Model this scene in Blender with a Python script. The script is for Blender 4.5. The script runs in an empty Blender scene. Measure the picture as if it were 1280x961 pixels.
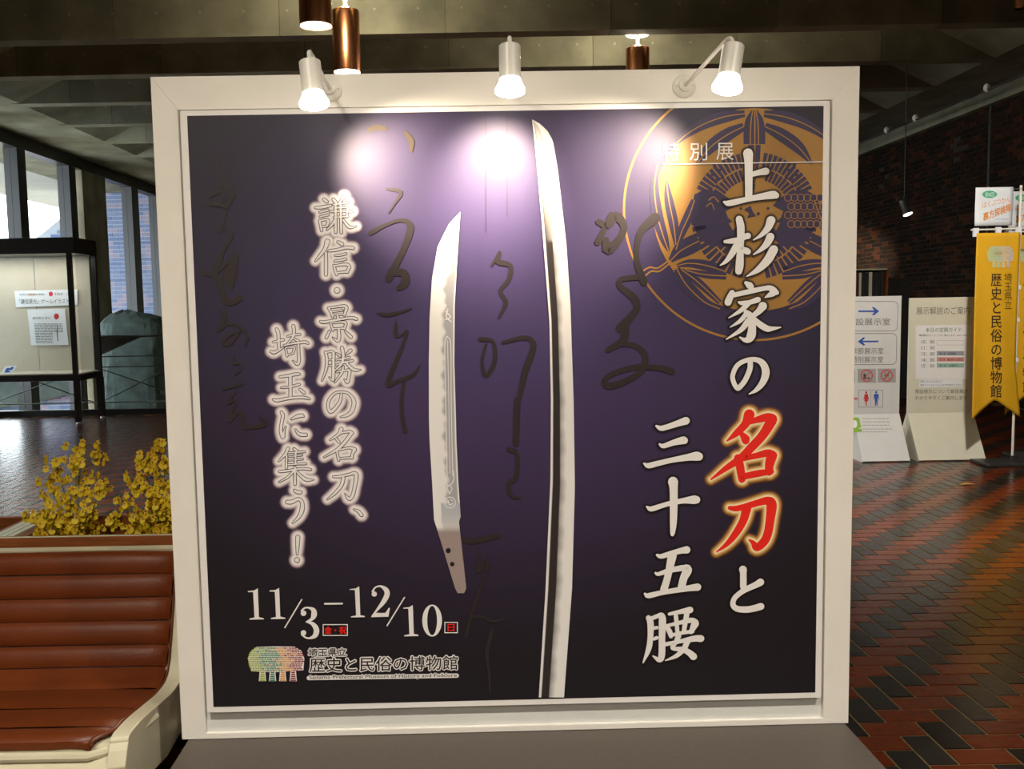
import bpy, math, random
import numpy as np
from mathutils import Matrix, Vector

# ------------------------------------------------------------------ camera, world, light, exposure
S = bpy.context.scene
COL = S.collection
F_, CX, CY, HC = 1140.0, 594.0, 480.5, 1.53          # focal length and principal point on the 1280x961 frame
PITCH, ROLL = math.atan(99 / 1140), 0.0185
cam = bpy.data.cameras.new('camera'); camo = bpy.data.objects.new('camera', cam); COL.objects.link(camo)
cam.sensor_width = 36; cam.lens = F_ / 1280 * 36; cam.shift_x = (640 - CX) / 1280; cam.clip_start = .05; cam.clip_end = 300
camo.matrix_world = Matrix.Translation((0, 0, HC)) @ Matrix.Rotation(math.pi / 2 - PITCH, 4, 'X') @ Matrix.Rotation(-ROLL, 4, 'Z')
S.camera = camo
w = bpy.data.worlds.new('sky'); S.world = w; w.use_nodes = True
bg = w.node_tree.nodes['Background']; bg.inputs[0].default_value = (.93, .965, 1, 1); bg.inputs[1].default_value = 5.0
S.view_settings.view_transform = 'Standard'; S.view_settings.look = 'None'; S.view_settings.gamma = 1
S.view_settings.exposure = 0.88
S.cycles.max_bounces = 6; S.cycles.transparent_max_bounces = 16; S.cycles.use_denoising = True
S.cycles.sample_clamp_indirect = 4
SPOT_W = 25.0        # the three poster spotlights
PEND_W = 300.0       # copper ceiling pendants
WARM = (1, .80, .60)
PENDC = (1, .90, .77)

# ------------------------------------------------------------------ picture-to-place helpers (used to read positions off the photo)
_fw = np.array([0, math.cos(PITCH), -math.sin(PITCH)]); _up = np.array([0, math.sin(PITCH), math.cos(PITCH)])
_c, _s = math.cos(ROLL), math.sin(ROLL)
_rt = _c * np.array([1, 0, 0.]) - _s * _up; _u2 = _s * np.array([1, 0, 0.]) + _c * _up
def ray(x, y): return (x - CX) / F_ * _rt - (y - CY) / F_ * _u2 + _fw
def aty(x, y, Y): d = ray(x, y); return d * (Y / d[1]) + [0, 0, HC]
def atz(x, y, Z): d = ray(x, y); return d * ((Z - HC) / d[2]) + [0, 0, HC]
def proj(P):
    P = np.array(P, float) - [0, 0, HC]; z = P @ _fw
    return CX + F_ * (P @ _rt) / z, CY - F_ * (P @ _u2) / z
PSI = .0133; PN = np.array([-math.sin(PSI), math.cos(PSI), 0]); PX = np.array([math.cos(PSI), math.sin(PSI), 0])
def pan(x, y, D):                                     # point of the exhibition panel's plane, D metres away
    d = ray(x, y); return d * (D / (d @ PN)) + [0, 0, HC]
def pw(a, z, D): return PX * a + PN * D + np.array([0, 0, z])   # panel coordinates -> world

# ------------------------------------------------------------------ materials
MATS = {}
def mat(name, col, rough=.5, metal=0, spec=.5, noise=0, nscale=8, col2=None, bump=0, bscale=60, coat=0, stretch=(1, 1, 1), emit=None, estr=0, aniso=0):
    m = bpy.data.materials.new(name); m.use_nodes = True; nt = m.node_tree; N = nt.nodes; L = nt.links
    b = N['Principled BSDF']; b.inputs['Base Color'].default_value = (*col, 1); b.inputs['Roughness'].default_value = rough
    b.inputs['Metallic'].default_value = metal; b.inputs['Specular IOR Level'].default_value = spec; b.inputs['Coat Weight'].default_value = coat
    b.inputs['Coat Roughness'].default_value = .15
    if aniso: b.inputs['Anisotropic'].default_value = aniso
    if emit: b.inputs['Emission Color'].default_value = (*emit, 1); b.inputs['Emission Strength'].default_value = estr
    tc = N.new('ShaderNodeTexCoord'); mp = N.new('ShaderNodeMapping'); mp.inputs['Scale'].default_value = stretch
    L.new(tc.outputs['Object'], mp.inputs['Vector'])
    nz = N.new('ShaderNodeTexNoise'); nz.inputs['Scale'].default_value = nscale; nz.inputs['Detail'].default_value = 6
    L.new(mp.outputs['Vector'], nz.inputs['Vector'])
    mx = N.new('ShaderNodeMix'); mx.data_type = 'RGBA'
    c2 = col2 or tuple(c * (1 - max(noise, .04)) for c in col)
    mx.inputs[6].default_value = (*col, 1); mx.inputs[7].default_value = (*c2, 1)
    rp = N.new('ShaderNodeValToRGB'); rp.color_ramp.elements[0].position = .35; rp.color_ramp.elements[1].position = .65
    L.new(nz.outputs['Fac'], rp.inputs['Fac']); L.new(rp.outputs['Color'], mx.inputs[0]); L.new(mx.outputs[2], b.inputs['Base Color'])
    if bump:
        n2 = N.new('ShaderNodeTexNoise'); n2.inputs['Scale'].default_value = bscale; n2.inputs['Detail'].default_value = 4
        L.new(mp.outputs['Vector'], n2.inputs['Vector'])
        bp = N.new('ShaderNodeBump'); bp.inputs['Strength'].default_value = bump; bp.inputs['Distance'].default_value = .01
        L.new(n2.outputs['Fac'], bp.inputs['Height']); L.new(bp.outputs['Normal'], b.inputs['Normal'])
    MATS[name] = m; return m
def ramp_mat(name, cols, rough, spec=.5, bump=.3, coat=0, nscale=30, bstr=.004):
    """each brick / paver takes its own colour of a ramp"""
    m = mat(name, cols[0], rough, spec=spec, coat=coat); nt = m.node_tree; N = nt.nodes; L = nt.links; b = N['Principled BSDF']
    oi = N.new('ShaderNodeObjectInfo'); ge = N.new('ShaderNodeNewGeometry')
    ad = N.new('ShaderNodeMath'); ad.operation = 'ADD'; fr = N.new('ShaderNodeMath'); fr.operation = 'FRACT'
    L.new(oi.outputs['Random'], ad.inputs[0]); L.new(ge.outputs['Random Per Island'], ad.inputs[1]); L.new(ad.outputs[0], fr.inputs[0])
    rp = N.new('ShaderNodeValToRGB'); cr = rp.color_ramp; cr.interpolation = 'CONSTANT'
    for i, c in enumerate(cols):
        e = cr.elements[i] if i < 2 else cr.elements.new(i / len(cols))
        e.position = i / len(cols); e.color = (*c, 1)
    L.new(fr.outputs[0], rp.inputs['Fac'])
    nz = N.new('ShaderNodeTexNoise'); nz.inputs['Scale'].default_value = nscale; nz.inputs['Detail'].default_value = 5
    L.new(ge.outputs['Position'], nz.inputs['Vector'])
    hs = N.new('ShaderNodeHueSaturation'); mr = N.new('ShaderNodeMapRange'); mr.inputs[3].default_value = .75; mr.inputs[4].default_value = 1.25
    L.new(nz.outputs['Fac'], mr.inputs[0]); L.new(mr.outputs[0], hs.inputs['Value']); L.new(rp.outputs['Color'], hs.inputs['Color'])
    L.new(hs.outputs['Color'], b.inputs['Base Color'])
    bp = N.new('ShaderNodeBump'); bp.inputs['Strength'].default_value = bump; bp.inputs['Distance'].default_value = bstr
    L.new(nz.outputs['Fac'], bp.inputs['Height']); L.new(bp.outputs['Normal'], b.inputs['Normal'])
    if coat == 0:
        m2 = N.new('ShaderNodeMapRange'); m2.inputs[3].default_value = rough * .8; m2.inputs[4].default_value = rough * 1.25
        L.new(nz.outputs['Fac'], m2.inputs[0]); L.new(m2.outputs[0], b.inputs['Roughness'])
    return m
def attr_mat(name, rough=.35, spec=.5, alpha=False):
    m = bpy.data.materials.new(name); m.use_nodes = True; nt = m.node_tree; N = nt.nodes; L = nt.links; b = N['Principled BSDF']
    b.inputs['Roughness'].default_value = rough; b.inputs['Specular IOR Level'].default_value = spec
    a = N.new('ShaderNodeAttribute'); a.attribute_name = 'print'
    L.new(a.outputs['Color'], b.inputs['Base Color'])
    if alpha: L.new(a.outputs['Alpha'], b.inputs['Alpha'])
    MATS[name] = m; return m

mat('white_paint', (.84, .81, .75), .45, noise=.03, bump=.04)
mat('recess_paint', (.70, .71, .68), .5, noise=.04)
mat('plinth_grey', (.105, .088, .074), .55, noise=.1, nscale=60, bump=.05, bscale=300)
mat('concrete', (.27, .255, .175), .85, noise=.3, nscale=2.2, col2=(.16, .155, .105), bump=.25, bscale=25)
mat('concrete_soffit', (.52, .53, .50), .9, noise=.15, nscale=1.5, bump=.2, stretch=(1, 8, 1))
mat('dark_frame', (.012, .012, .013), .4)
mat('case_black', (.012, .010, .010), .35)
mat('case_beige', (.56, .50, .40), .8, noise=.05)
mat('copper', (.72, .30, .14), .22, metal=1, noise=.1, nscale=3, stretch=(1, 1, .05), aniso=.6)
mat('white_metal', (.80, .78, .72), .35)
mat('steel', (.5, .5, .5), .3, metal=1)
mat('brown_leather', (.16, .034, .006), .38, noise=.25, nscale=5, bump=.12, bscale=120, spec=.5)
mat('seam_brown', (.05, .012, .006), .6)
mat('cream_shell', (.66, .62, .45), .25, noise=.05)
mat('brown_wood', (.28, .085, .022), .4, noise=.35, nscale=6, stretch=(1, 12, 12))
mat('cream_edge', (.62, .66, .50), .4)
mat('soil', (.02, .03, .012), .9, noise=.4, nscale=40, bump=.6)
mat('petal', (.80, .62, .015), .6, noise=.2, nscale=90, col2=(.70, .48, .012))
mat('lip', (.45, .14, .015), .5)
mat('leaf_green', (.035, .085, .02), .35, noise=.3, nscale=12)
mat('stem_green', (.06, .09, .02), .5)
mat('stone', (.062, .092, .085), .85, noise=.4, nscale=5, col2=(.025, .042, .036), bump=.9, bscale=9)
mat('sign_white', (.66, .68, .70), .5, noise=.02)
mat('sign_cream', (.66, .66, .56), .5, noise=.02)
mat('paper', (.78, .80, .84), .6)
mat('ink_grey', (.16, .16, .15), .6); mat('ink_dark', (.05, .05, .045), .6); mat('ink_faint', (.42, .43, .43), .6)
mat('ink_green', (.05, .16, .09), .6); mat('ink_blue', (.03, .10, .45), .6); mat('ink_red', (.62, .03, .04), .6)
mat('panel_grey', (.36, .37, .38), .6); mat('bar_slate', (.30, .34, .42), .6); mat('bar_pink', (.62, .28, .28), .6); mat('bar_teal', (.28, .50, .44), .6)
mat('banner_yellow', (.72, .40, .006), .75, noise=.08, nscale=5)
mat('cloth_white', (.74, .80, .88), .75); mat('orange_print', (.72, .30, .09), .7); mat('logo_green', (.05, .42, .22), .7); mat('lime', (.25, .45, .05), .6)
mat('ink_brown', (.055, .03, .004), .7)
mat('print_white', (.84, .82, .80), .55, spec=.55); mat('print_purple', (.05, .025, .07), .55, spec=.55)
mat('print_gold', (.36, .18, .035), .55, spec=.55); mat('print_navy', (.060, .045, .105), .55, spec=.55); mat('print_ink', (.020, .0125, .014), .55, spec=.55); mat('print_red', (.85, .015, .006), .55, spec=.55)
mat('print_black', (.006, .005, .008), .55, spec=.55); mat('print_violet', (.034, .024, .072), .55, spec=.55)
mat('bulb_glow', (1, .95, .85), .3, emit=(1, .90, .74), estr=12)
mat('lens_glow', (1, .95, .85), .3, emit=(1, .93, .80), estr=5)
mat('print_gold_dim', (.045, .03, .014), .6)
mat('pend_glow', (1, .97, .9), .3, emit=(1, .95, .82), estr=12)
mat('plate_white', (.9, .88, .82), .6)
mat('fixture_dark', (.03, .03, .03), .4)
mat('tube_clay', (.5, .22, .12), .5); mat('book_dark', (.03, .03, .035), .5); mat('book_pale', (.75, .70, .58), .5); mat('book_maroon', (.12, .03, .03), .5)
mat('hedge', (.02, .035, .03), .8, noise=.4)
mat('mortar', (.17, .125, .06), .95, spec=.05, noise=.2, nscale=50)
mat('mortar_dark', (.03, .022, .018), .9, noise=.2)
mat('mortar_blue', (.33, .36, .40), .9)
mat('leaf_dry', (.40, .22, .05), .6)
ramp_mat('paver_red', [(.105, .017, .004), (.12, .021, .005), (.09, .016, .005), (.108, .022, .006), (.098, .020, .008)], .24, spec=.36, coat=0, bump=.25)
ramp_mat('paver_black', [(.014, .011, .009), (.018, .015, .013), (.011, .009, .008), (.021, .018, .016)], .24, spec=.36, bump=.25)
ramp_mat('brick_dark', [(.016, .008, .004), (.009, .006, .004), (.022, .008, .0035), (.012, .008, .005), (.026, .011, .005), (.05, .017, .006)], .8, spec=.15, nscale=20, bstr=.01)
ramp_mat('brick_bluelit', [(.10, .14, .27), (.13, .16, .29), (.08, .12, .25), (.24, .19, .27), (.11, .15, .28), (.15, .18, .30)], .7, nscale=14)  # bluish daylight is painted into these brick colours
attr_mat('print_attr', .55, .55); attr_mat('print_glow', .55, .55, alpha=True)
g = bpy.data.materials.new('window_glass'); g.use_nodes = True; _n = g.node_tree.nodes; _l = g.node_tree.links; _n.remove(_n['Principled BSDF'])
_t = _n.new('ShaderNodeBsdfTransparent'); _g = _n.new('ShaderNodeBsdfGlossy'); _g.inputs['Roughness'].default_value = .02
_lw = _n.new('ShaderNodeLayerWeight'); _lw.inputs[0].default_value = .5; _p = _n.new('ShaderNodeMath'); _p.operation = 'POWER'; _p.inputs[1].default_value = 4; _l.new(_lw.outputs['Facing'], _p.inputs[0]); _f = _n.new('ShaderNodeMapRange'); _f.inputs[3].default_value = .03; _f.inputs[4].default_value = .5; _l.new(_p.outputs[0], _f.inputs[0]); _m = _n.new('ShaderNodeMixShader')
_t.inputs[0].default_value = (.93, .97, .98, 1)
_l.new(_f.outputs[0], _m.inputs[0]); _l.new(_t.outputs[0], _m.inputs[1]); _l.new(_g.outputs[0], _m.inputs[2]); _l.new(_m.outputs[0], _n['Material Output'].inputs[0])
MATS['glass'] = g
# board-marked concrete: form joints and tie holes
m = MATS['concrete']; nt = m.node_tree; N = nt.nodes; L = nt.links; b = N['Principled BSDF']
ge = N.new('ShaderNodeNewGeometry'); sx = N.new('ShaderNodeSeparateXYZ'); L.new(ge.outputs['Position'], sx.inputs[0])
def mth(op, a, b_=None):
    n = N.new('ShaderNodeMath'); n.operation = op
    for i, v in enumerate((a, b_)):
        if v is None: continue
        if isinstance(v, (int, float)): n.inputs[i].default_value = v
        else: L.new(v, n.inputs[i])
    return n.outputs[0]
fx = mth('FRACT', mth('DIVIDE', mth('ADD', sx.outputs[0], 30), 1.75)); line = mth('LESS_THAN', fx, .006)
hx = mth('SUBTRACT', mth('FRACT', mth('DIVIDE', mth('ADD', sx.outputs[0], 30.2), .46)), .5); hz = mth('SUBTRACT', sx.outputs[2], 4.66)
d2 = mth('ADD', mth('MULTIPLY', mth('MULTIPLY', hx, .46), mth('MULTIPLY', hx, .46)), mth('MULTIPLY', hz, hz)); hole = mth('LESS_THAN', d2, .0002)
vor = N.new('ShaderNodeTexWhiteNoise'); vor.noise_dimensions = '1D'; L.new(mth('FLOOR', mth('DIVIDE', mth('ADD', sx.outputs[0], 30), 1.75)), vor.inputs['W'])
old = b.inputs['Base Color'].links[0].from_socket
hsv = N.new('ShaderNodeHueSaturation'); L.new(old, hsv.inputs['Color'])
val = mth('SUBTRACT', mth('ADD', mth('MULTIPLY', vor.outputs[0], .35), .85), mth('SUBTRACT', mth('MULTIPLY', line, .45), mth('MULTIPLY', hole, .6))); L.new(val, hsv.inputs['Value']); L.new(hsv.outputs[0], b.inputs['Base Color'])

# ------------------------------------------------------------------ object helpers
def base_of(parent):
    v = Vector((0, 0, 0)); p = parent
    while p: v = v + p.location; p = p.parent
    return v
def thing(name, label, cat, loc=(0, 0, 0), group=None):
    o = bpy.data.objects.new(name, None); COL.objects.link(o); o.location = Vector([float(q) for q in loc]); o.empty_display_size = .05
    o['label'] = label; o['category'] = cat
    if group: o['group'] = group
    return o
def tag(o, label, cat, group=None):
    o['label'] = label; o['category'] = cat
    if group: o['group'] = group
    return o
class MB:
    def __init__(s): s.v = []; s.f = []; s.smooth = False
    def add(s, vs, fs):
        n = len(s.v); s.v += [tuple(float(c) for c in v) for v in vs]; s.f += [tuple(i + n for i in f) for f in fs]; return s
    def box(s, a, b):
        x0, y0, z0 = a; x1, y1, z1 = b
        return s.add([(x0, y0, z0), (x1, y0, z0), (x1, y1, z0), (x0, y1, z0), (x0, y0, z1), (x1, y0, z1), (x1, y1, z1), (x0, y1, z1)],
                     [(0, 3, 2, 1), (4, 5, 6, 7), (0, 1, 5, 4), (1, 2, 6, 5), (2, 3, 7, 6), (3, 0, 4, 7)])
    def hexa(s, p):  # eight corners ordered as in box
        return s.add(p, [(0, 3, 2, 1), (4, 5, 6, 7), (0, 1, 5, 4), (1, 2, 6, 5), (2, 3, 7, 6), (3, 0, 4, 7)])
    def pbox(s, a0, a1, z0, z1, D0, D1):  # box in panel coordinates
        return s.hexa([pw(a0, z0, D0), pw(a1, z0, D0), pw(a1, z0, D1), pw(a0, z0, D1), pw(a0, z1, D0), pw(a1, z1, D0), pw(a1, z1, D1), pw(a0, z1, D1)])
    def lathe(s, c, prof, axis=(0, 0, 1), n=24, cap=True):
        ax = Vector([float(q) for q in axis]).normalized(); t = Vector((1, 0, 0)) if abs(ax.x) < .9 else Vector((0, 1, 0)); e1 = ax.cross(t).normalized(); e2 = ax.cross(e1)
        c = Vector([float(q) for q in c]); vs = []; fs = []
        for r, h in prof:
            for i in range(n):
                a = 2 * math.pi * i / n; vs.append(c + ax * h + e1 * (r * math.cos(a)) + e2 * (r * math.sin(a)))
        for k in range(len(prof) - 1):
            for i in range(n):
                j = (i + 1) % n; fs.append((k * n + i, k * n + j, (k + 1) * n + j, (k + 1) * n + i))
        if cap: fs.append(tuple(range(n - 1, -1, -1))); fs.append(tuple((len(prof) - 1) * n + i for i in range(n)))
        return s.add(vs, fs)
    def tube(s, pts, r, n=8):
        pts = [Vector([float(q) for q in p]) for p in pts]; vs = []; fs = []; rr = r if isinstance(r, (list, tuple)) else [r] * len(pts)
        ref = None
        for k, p in enumerate(pts):
            d = (pts[min(k + 1, len(pts) - 1)] - pts[max(k - 1, 0)]).normalized()
            if ref is None: ref = Vector((0, 0, 1)) if abs(d.z) < .9 else Vector((1, 0, 0))
            e1 = (ref - d * ref.dot(d)).normalized(); ref = e1; e2 = d.cross(e1)
            for i in range(n):
                a = 2 * math.pi * i / n; vs.append(p + e1 * (rr[k] * math.cos(a)) + e2 * (rr[k] * math.sin(a)))
        for k in range(len(pts) - 1):
            for i in range(n):
                j = (i + 1) % n; fs.append((k * n + i, k * n + j, (k + 1) * n + j, (k + 1) * n + i))
        fs.append(tuple(range(n - 1, -1, -1))); fs.append(tuple((len(pts) - 1) * n + i for i in range(n)))
        return s.add(vs, fs)
    def prism(s, front, back):   # two matching outlines
        n = len(front); return s.add(list(front) + list(back), [tuple(range(n)), tuple(range(2 * n - 1, n - 1, -1))] + [((i + 1) % n, i, n + i, n + (i + 1) % n) for i in range(n)])
    def build(s, name, m, parent=None, smooth=False, bevel=0, kind=None, label=None):
        me = bpy.data.meshes.new(name); o = bpy.data.objects.new(name, me); COL.objects.link(o)
        off = base_of(parent) if parent else Vector((0, 0, 0))
        me.from_pydata([(v[0] - off.x, v[1] - off.y, v[2] - off.z) for v in s.v], [], s.f); me.materials.append(MATS[m]); me.update()
        if parent: o.parent = parent
        if smooth:
            me.shade_smooth(); md = o.modifiers.new('edges', 'EDGE_SPLIT'); md.split_angle = .7
        if bevel:
            md = o.modifiers.new('bevel', 'BEVEL'); md.width = bevel; md.segments = 2; md.limit_method = 'ANGLE'
        if kind: o['kind'] = kind
        if label: o['label'] = label
        return o
def struct(name, m, mb, **k):
    return mb.build(name, m, kind='structure', **k)
def crom(pts, n=6):
    """smooth line through points of any dimension"""
    P = [np.array(p, float) for p in pts]
    if len(P) < 3: return [P[0] + (P[-1] - P[0]) * t for t in np.linspace(0, 1, n + 1)]
    out = []
    Q = [2 * P[0] - P[1]] + P + [2 * P[-1] - P[-2]]
    for i in range(1, len(Q) - 2):
        for t in np.linspace(0, 1, n, endpoint=False):
            a, b_, c, d = Q[i - 1], Q[i], Q[i + 1], Q[i + 2]
            out.append(.5 * ((2 * b_) + (c - a) * t + (2 * a - 5 * b_ + 4 * c - d) * t * t + (3 * b_ - 3 * c + d - a) * t ** 3))
    out.append(P[-1]); return out
def parse(txt):
    return [[tuple(float(c) for c in p.split(',')) for p in st.split()] for st in txt.split(';') if st.strip()]
class Ink:
    """flat print: outlines in picture pixels, laid on a plane of the scene by plane(x, y, layer)"""
    def __init__(s, plane, clip=None): s.p = plane; s.polys = []; s.clip = clip
    def poly(s, pts): s.polys.append([(float(a), float(b_)) for a, b_ in pts]); return s
    def stroke(s, pts, grow=0, n=5, caps=True, smooth=True):
        q = crom(pts, n) if smooth else [np.array(p, float) for p in pts]
        L_, R_ = [], []
        for k, p in enumerate(q):
            d = q[min(k + 1, len(q) - 1)][:2] - q[max(k - 1, 0)][:2]; l = math.hypot(*d) or 1; nx, ny = -d[1] / l, d[0] / l
            h = max(p[2], .1) / 2 + grow; L_.append((p[0] + nx * h, p[1] + ny * h)); R_.append((p[0] - nx * h, p[1] - ny * h))
        for k in range(len(q) - 1): s.polys.append([L_[k], L_[k + 1], R_[k + 1], R_[k]])
        if caps:
            for p in (q[0], q[-1]):
                h = max(p[2], .1) / 2 + grow; s.polys.append([(p[0] + h * math.cos(a), p[1] + h * math.sin(a)) for a in np.linspace(0, 2 * math.pi, 11)[:-1]])
        return s
    def rect(s, x0, y0, x1, y1): return s.poly([(x0, y0), (x1, y0), (x1, y1), (x0, y1)])
    def frame(s, x0, y0, x1, y1, t):
        return s.rect(x0, y0, x1, y0 + t).rect(x0, y1 - t, x1, y1).rect(x0, y0, x0 + t, y1).rect(x1 - t, y0, x1, y1)
    def disc(s, x, y, rx, ry=None, n=20): 
        ry = ry or rx; return s.poly([(x + rx * math.cos(a), y + ry * math.sin(a)) for a in np.linspace(0, 2 * math.pi, n + 1)[:-1]])
    def ring(s, x, y, r0, r1, n=64, a0=0, a1=2 * math.pi, k=1):
        A = np.linspace(a0, a1, n + 1)
        for i in range(n):
            a, b_ = A[i], A[i + 1]
            s.poly([(x + r0 * math.cos(a), y + k * r0 * math.sin(a)), (x + r1 * math.cos(a), y + k * r1 * math.sin(a)), (x + r1 * math.cos(b_), y + k * r1 * math.sin(b_)), (x + r0 * math.cos(b_), y + k * r0 * math.sin(b_))])
        return s
    def text(s, body, x0, y0, x1, y1, slope=0, bold=0, res=2, vertical=False):
        """default font outlines stretched into a pixel box"""
        chars = list(body) if vertical else [body]; n = len(chars)
        for k, ch in enumerate(chars):
            c = bpy.data.curves.new('t', 'FONT'); c.body = ch; c.resolution_u = res; 
            o = bpy.data.objects.new('t', c); COL.objects.link(o); bpy.context.view_layer.update(); me = o.to_mesh()
            vs = [v.co.copy() for v in me.vertices]; fs = [list(p.vertices) for p in me.polygons]
            o.to_mesh_clear(); bpy.data.objects.remove(o); bpy.data.curves.remove(c)
            if not vs: continue
            if vertical: bx = (0, 1, -.12, .88); ya, yb = y0 + (y1 - y0) * k / n, y0 + (y1 - y0) * (k + 1) / n
            else: bx = (min(v.x for v in vs), max(v.x for v in vs), min(v.y for v in vs), max(v.y for v in vs)); ya, yb = y0, y1
            for f in fs:
                pl = []
                for i in f:
                    u = (vs[i].x - bx[0]) / (bx[1] - bx[0]); t = (vs[i].y - bx[2]) / (bx[3] - bx[2]); x = x0 + u * (x1 - x0)
                    pl.append((x, yb - t * (yb - ya) + slope * (x - x0)))
                for ddx, ddy in ([(0, 0)] if not bold else [(bold * math.cos(a), bold * math.sin(a)) for a in np.arange(8) * math.pi / 4] + [(0, 0)]):
                    s.polys.append([(px + ddx, py + ddy) for px, py in pl])
        return s
    def build(s, name, m, parent, layer=0, label=None, merge=False):
        mb = MB(); 
        for k, pl in enumerate(s.polys):
            if s.clip: pl = s.clip(pl)
            if len(pl) < 3: continue
            a = sum(pl[i][0] * pl[(i + 1) % len(pl)][1] - pl[(i + 1) % len(pl)][0] * pl[i][1] for i in range(len(pl)))
            if a > 0: pl = pl[::-1]
            mb.add([s.p(x, y, layer + (k % 40) * .004) for x, y in pl], [tuple(range(len(pl)))])
        return mb.build(name, m, parent, label=label)
def color_mesh(name, m, parent, verts, faces, cols, label=None):
    o = MB().add(verts, faces).build(name, m, parent, label=label)
    a = o.data.color_attributes.new('print', 'FLOAT_COLOR', 'POINT'); a.data.foreach_set('color', np.array(cols, dtype=np.float32).ravel()); return o
def srgb(r, g_, b_): return tuple(((c / 255 + .055) / 1.055) ** 2.4 if c > 10 else c / 255 / 12.92 for c in (r, g_, b_))
def bricks(name, parent, base_name, o0, eu, ev, nrm, nu, nv, lu, lv, joint, depth, m, limit, inview, skip=lambda c: False):
    """running-bond brickwork: the pieces that show largest one by one, the rest joined"""
    o0, eu, ev, nrm = (Vector(q) for q in (o0, eu, ev, nrm)); cells = []
    for j in range(nv):
        for i in range(-1, nu):
            u0 = i * lu + (j % 2) * lu / 2; u1 = u0 + lu - joint; u0 = max(u0, 0); u1 = min(u1, nu * lu)
            if u1 - u0 < .02: continue
            c = o0 + eu * ((u0 + u1) / 2) + ev * (j * lv + lv / 2)
            if skip(c): continue
            cells.append((u1 - u0, c))
    vis = sorted([k for k in range(len(cells)) if inview(cells[k][1])], key=lambda k: cells[k][1].length)
    ones = set(vis[:limit]); M = Matrix((eu, ev, nrm)).transposed().to_4x4(); full = {}
    rest = MB(); rnd = random.Random(5)
    for k, (l, c) in enumerate(cells):
        dz = depth + rnd.uniform(-.0015, .0015)
        if k in ones:
            key = round(l, 2)
            if key not in full:
                mb = MB().box((-l / 2, -(lv - joint) / 2, 0), (l / 2, (lv - joint) / 2, depth)); me = bpy.data.meshes.new(name); me.from_pydata(mb.v, [], mb.f); me.materials.append(MATS[m]); full[key] = me
            o = bpy.data.objects.new(name, full[key]); COL.objects.link(o); o.parent = parent; o.matrix_local = Matrix.Translation(c - base_of(parent)) @ M
        else:
            p = [(-l / 2, -(lv - joint) / 2, 0), (l / 2, -(lv - joint) / 2, 0), (l / 2, (lv - joint) / 2, 0), (-l / 2, (lv - joint) / 2, 0)]
            rest.hexa([c + M.to_3x3() @ Vector(q) for q in p] + [c + M.to_3x3() @ Vector((q[0], q[1], dz)) for q in p])
    rest.build(base_name, m, parent, kind='stuff')

# ================================================================== THE SETTING
HX, CZ = 7.43, 4.45
floor = struct('floor', 'mortar', MB().box((-9, -5, -.2), (9, 13.55, -.0035)).box((-4.4, 13.55, -.2), (9, 24, -.0035)))
U = .1028; PX0, PY0 = 1.568, 2.871
cand = []; rest = {'h': MB(), 'v': MB()}
def paver_cells():
    for j in range(-28, 190):
        for i in range(-110, 62):
            r = (i - j) % 4
            if r in (0, 3):
                x0, y0 = PX0 + i * U, PY0 + j * U
                x1, y1 = (x0 + 2 * U, y0 + U) if r == 0 else (x0 + U, y0 + 2 * U)
                if x0 < -HX + .1 or x1 > HX - .02 or (y1 > 13.5 and x0 < -4.3): continue
                yield ('h' if r == 0 else 'v'), x0, y0, x1, y1
allp = list(paver_cells()); big = []
for k, (t, x0, y0, x1, y1) in enumerate(allp):
    if y0 < 2.5: continue
    px, py = proj(((x0 + x1) / 2, (y0 + y1) / 2, 0))
    if 0 < px < 1285 and py < 966:
        if px < 1055 and not (px < 225 and py < 655): continue
        big.append((y0, k))
big = set(k for _, k in sorted(big)[:300])
pm = {}
for t, (lx, ly), m in (('h', (2 * U, U), 'paver_red'), ('v', (U, 2 * U), 'paver_black')):
    j = .0045; mb = MB()
    a, b_ = lx / 2 - j, ly / 2 - j; e = .003
    mb.add([(-a, -b_, -.008), (a, -b_, -.008), (a, b_, -.008), (-a, b_, -.008), (-a, -b_, -.0001), (a, -b_, -.0001), (a, b_, -.0001), (-a, b_, -.0001), (-a + e, -b_ + e, 0), (a - e, -b_ + e, 0), (a - e, b_ - e, 0), (-a + e, b_ - e, 0)],
           [(0, 1, 5, 4), (1, 2, 6, 5), (2, 3, 7, 6), (3, 0, 4, 7), (4, 5, 9, 8), (5, 6, 10, 9), (6, 7, 11, 10), (7, 4, 8, 11), (8, 9, 10, 11)])
    me = bpy.data.meshes.new('paver'); me.from_pydata(mb.v, [], mb.f); me.materials.append(MATS[m]); pm[t] = (me, mb)
rnd = random.Random(3)
for k, (t, x0, y0, x1, y1) in enumerate(allp):
    c = ((x0 + x1) / 2, (y0 + y1) / 2)
    if k in big:
        o = bpy.data.objects.new('paver', pm[t][0]); COL.objects.link(o); o.parent = floor; o.location = (c[0], c[1], rnd.uniform(-.0006, .0006)); o.rotation_euler = (rnd.uniform(-.002, .002), rnd.uniform(-.002, .002), 0)
    else:
        z = rnd.uniform(-.0006, .0006); tx, ty = rnd.uniform(-.002, .002), rnd.uniform(-.002, .002)
        rest[t].add([(v[0] + c[0], v[1] + c[1], v[2] + z + tx * v[1] + ty * v[0]) for v in pm[t][1].v], pm[t][1].f)
rest['h'].build('red_pavers', 'paver_red', floor, kind='stuff'); rest['v'].build('black_pavers', 'paver_black', floor, kind='stuff')

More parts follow.
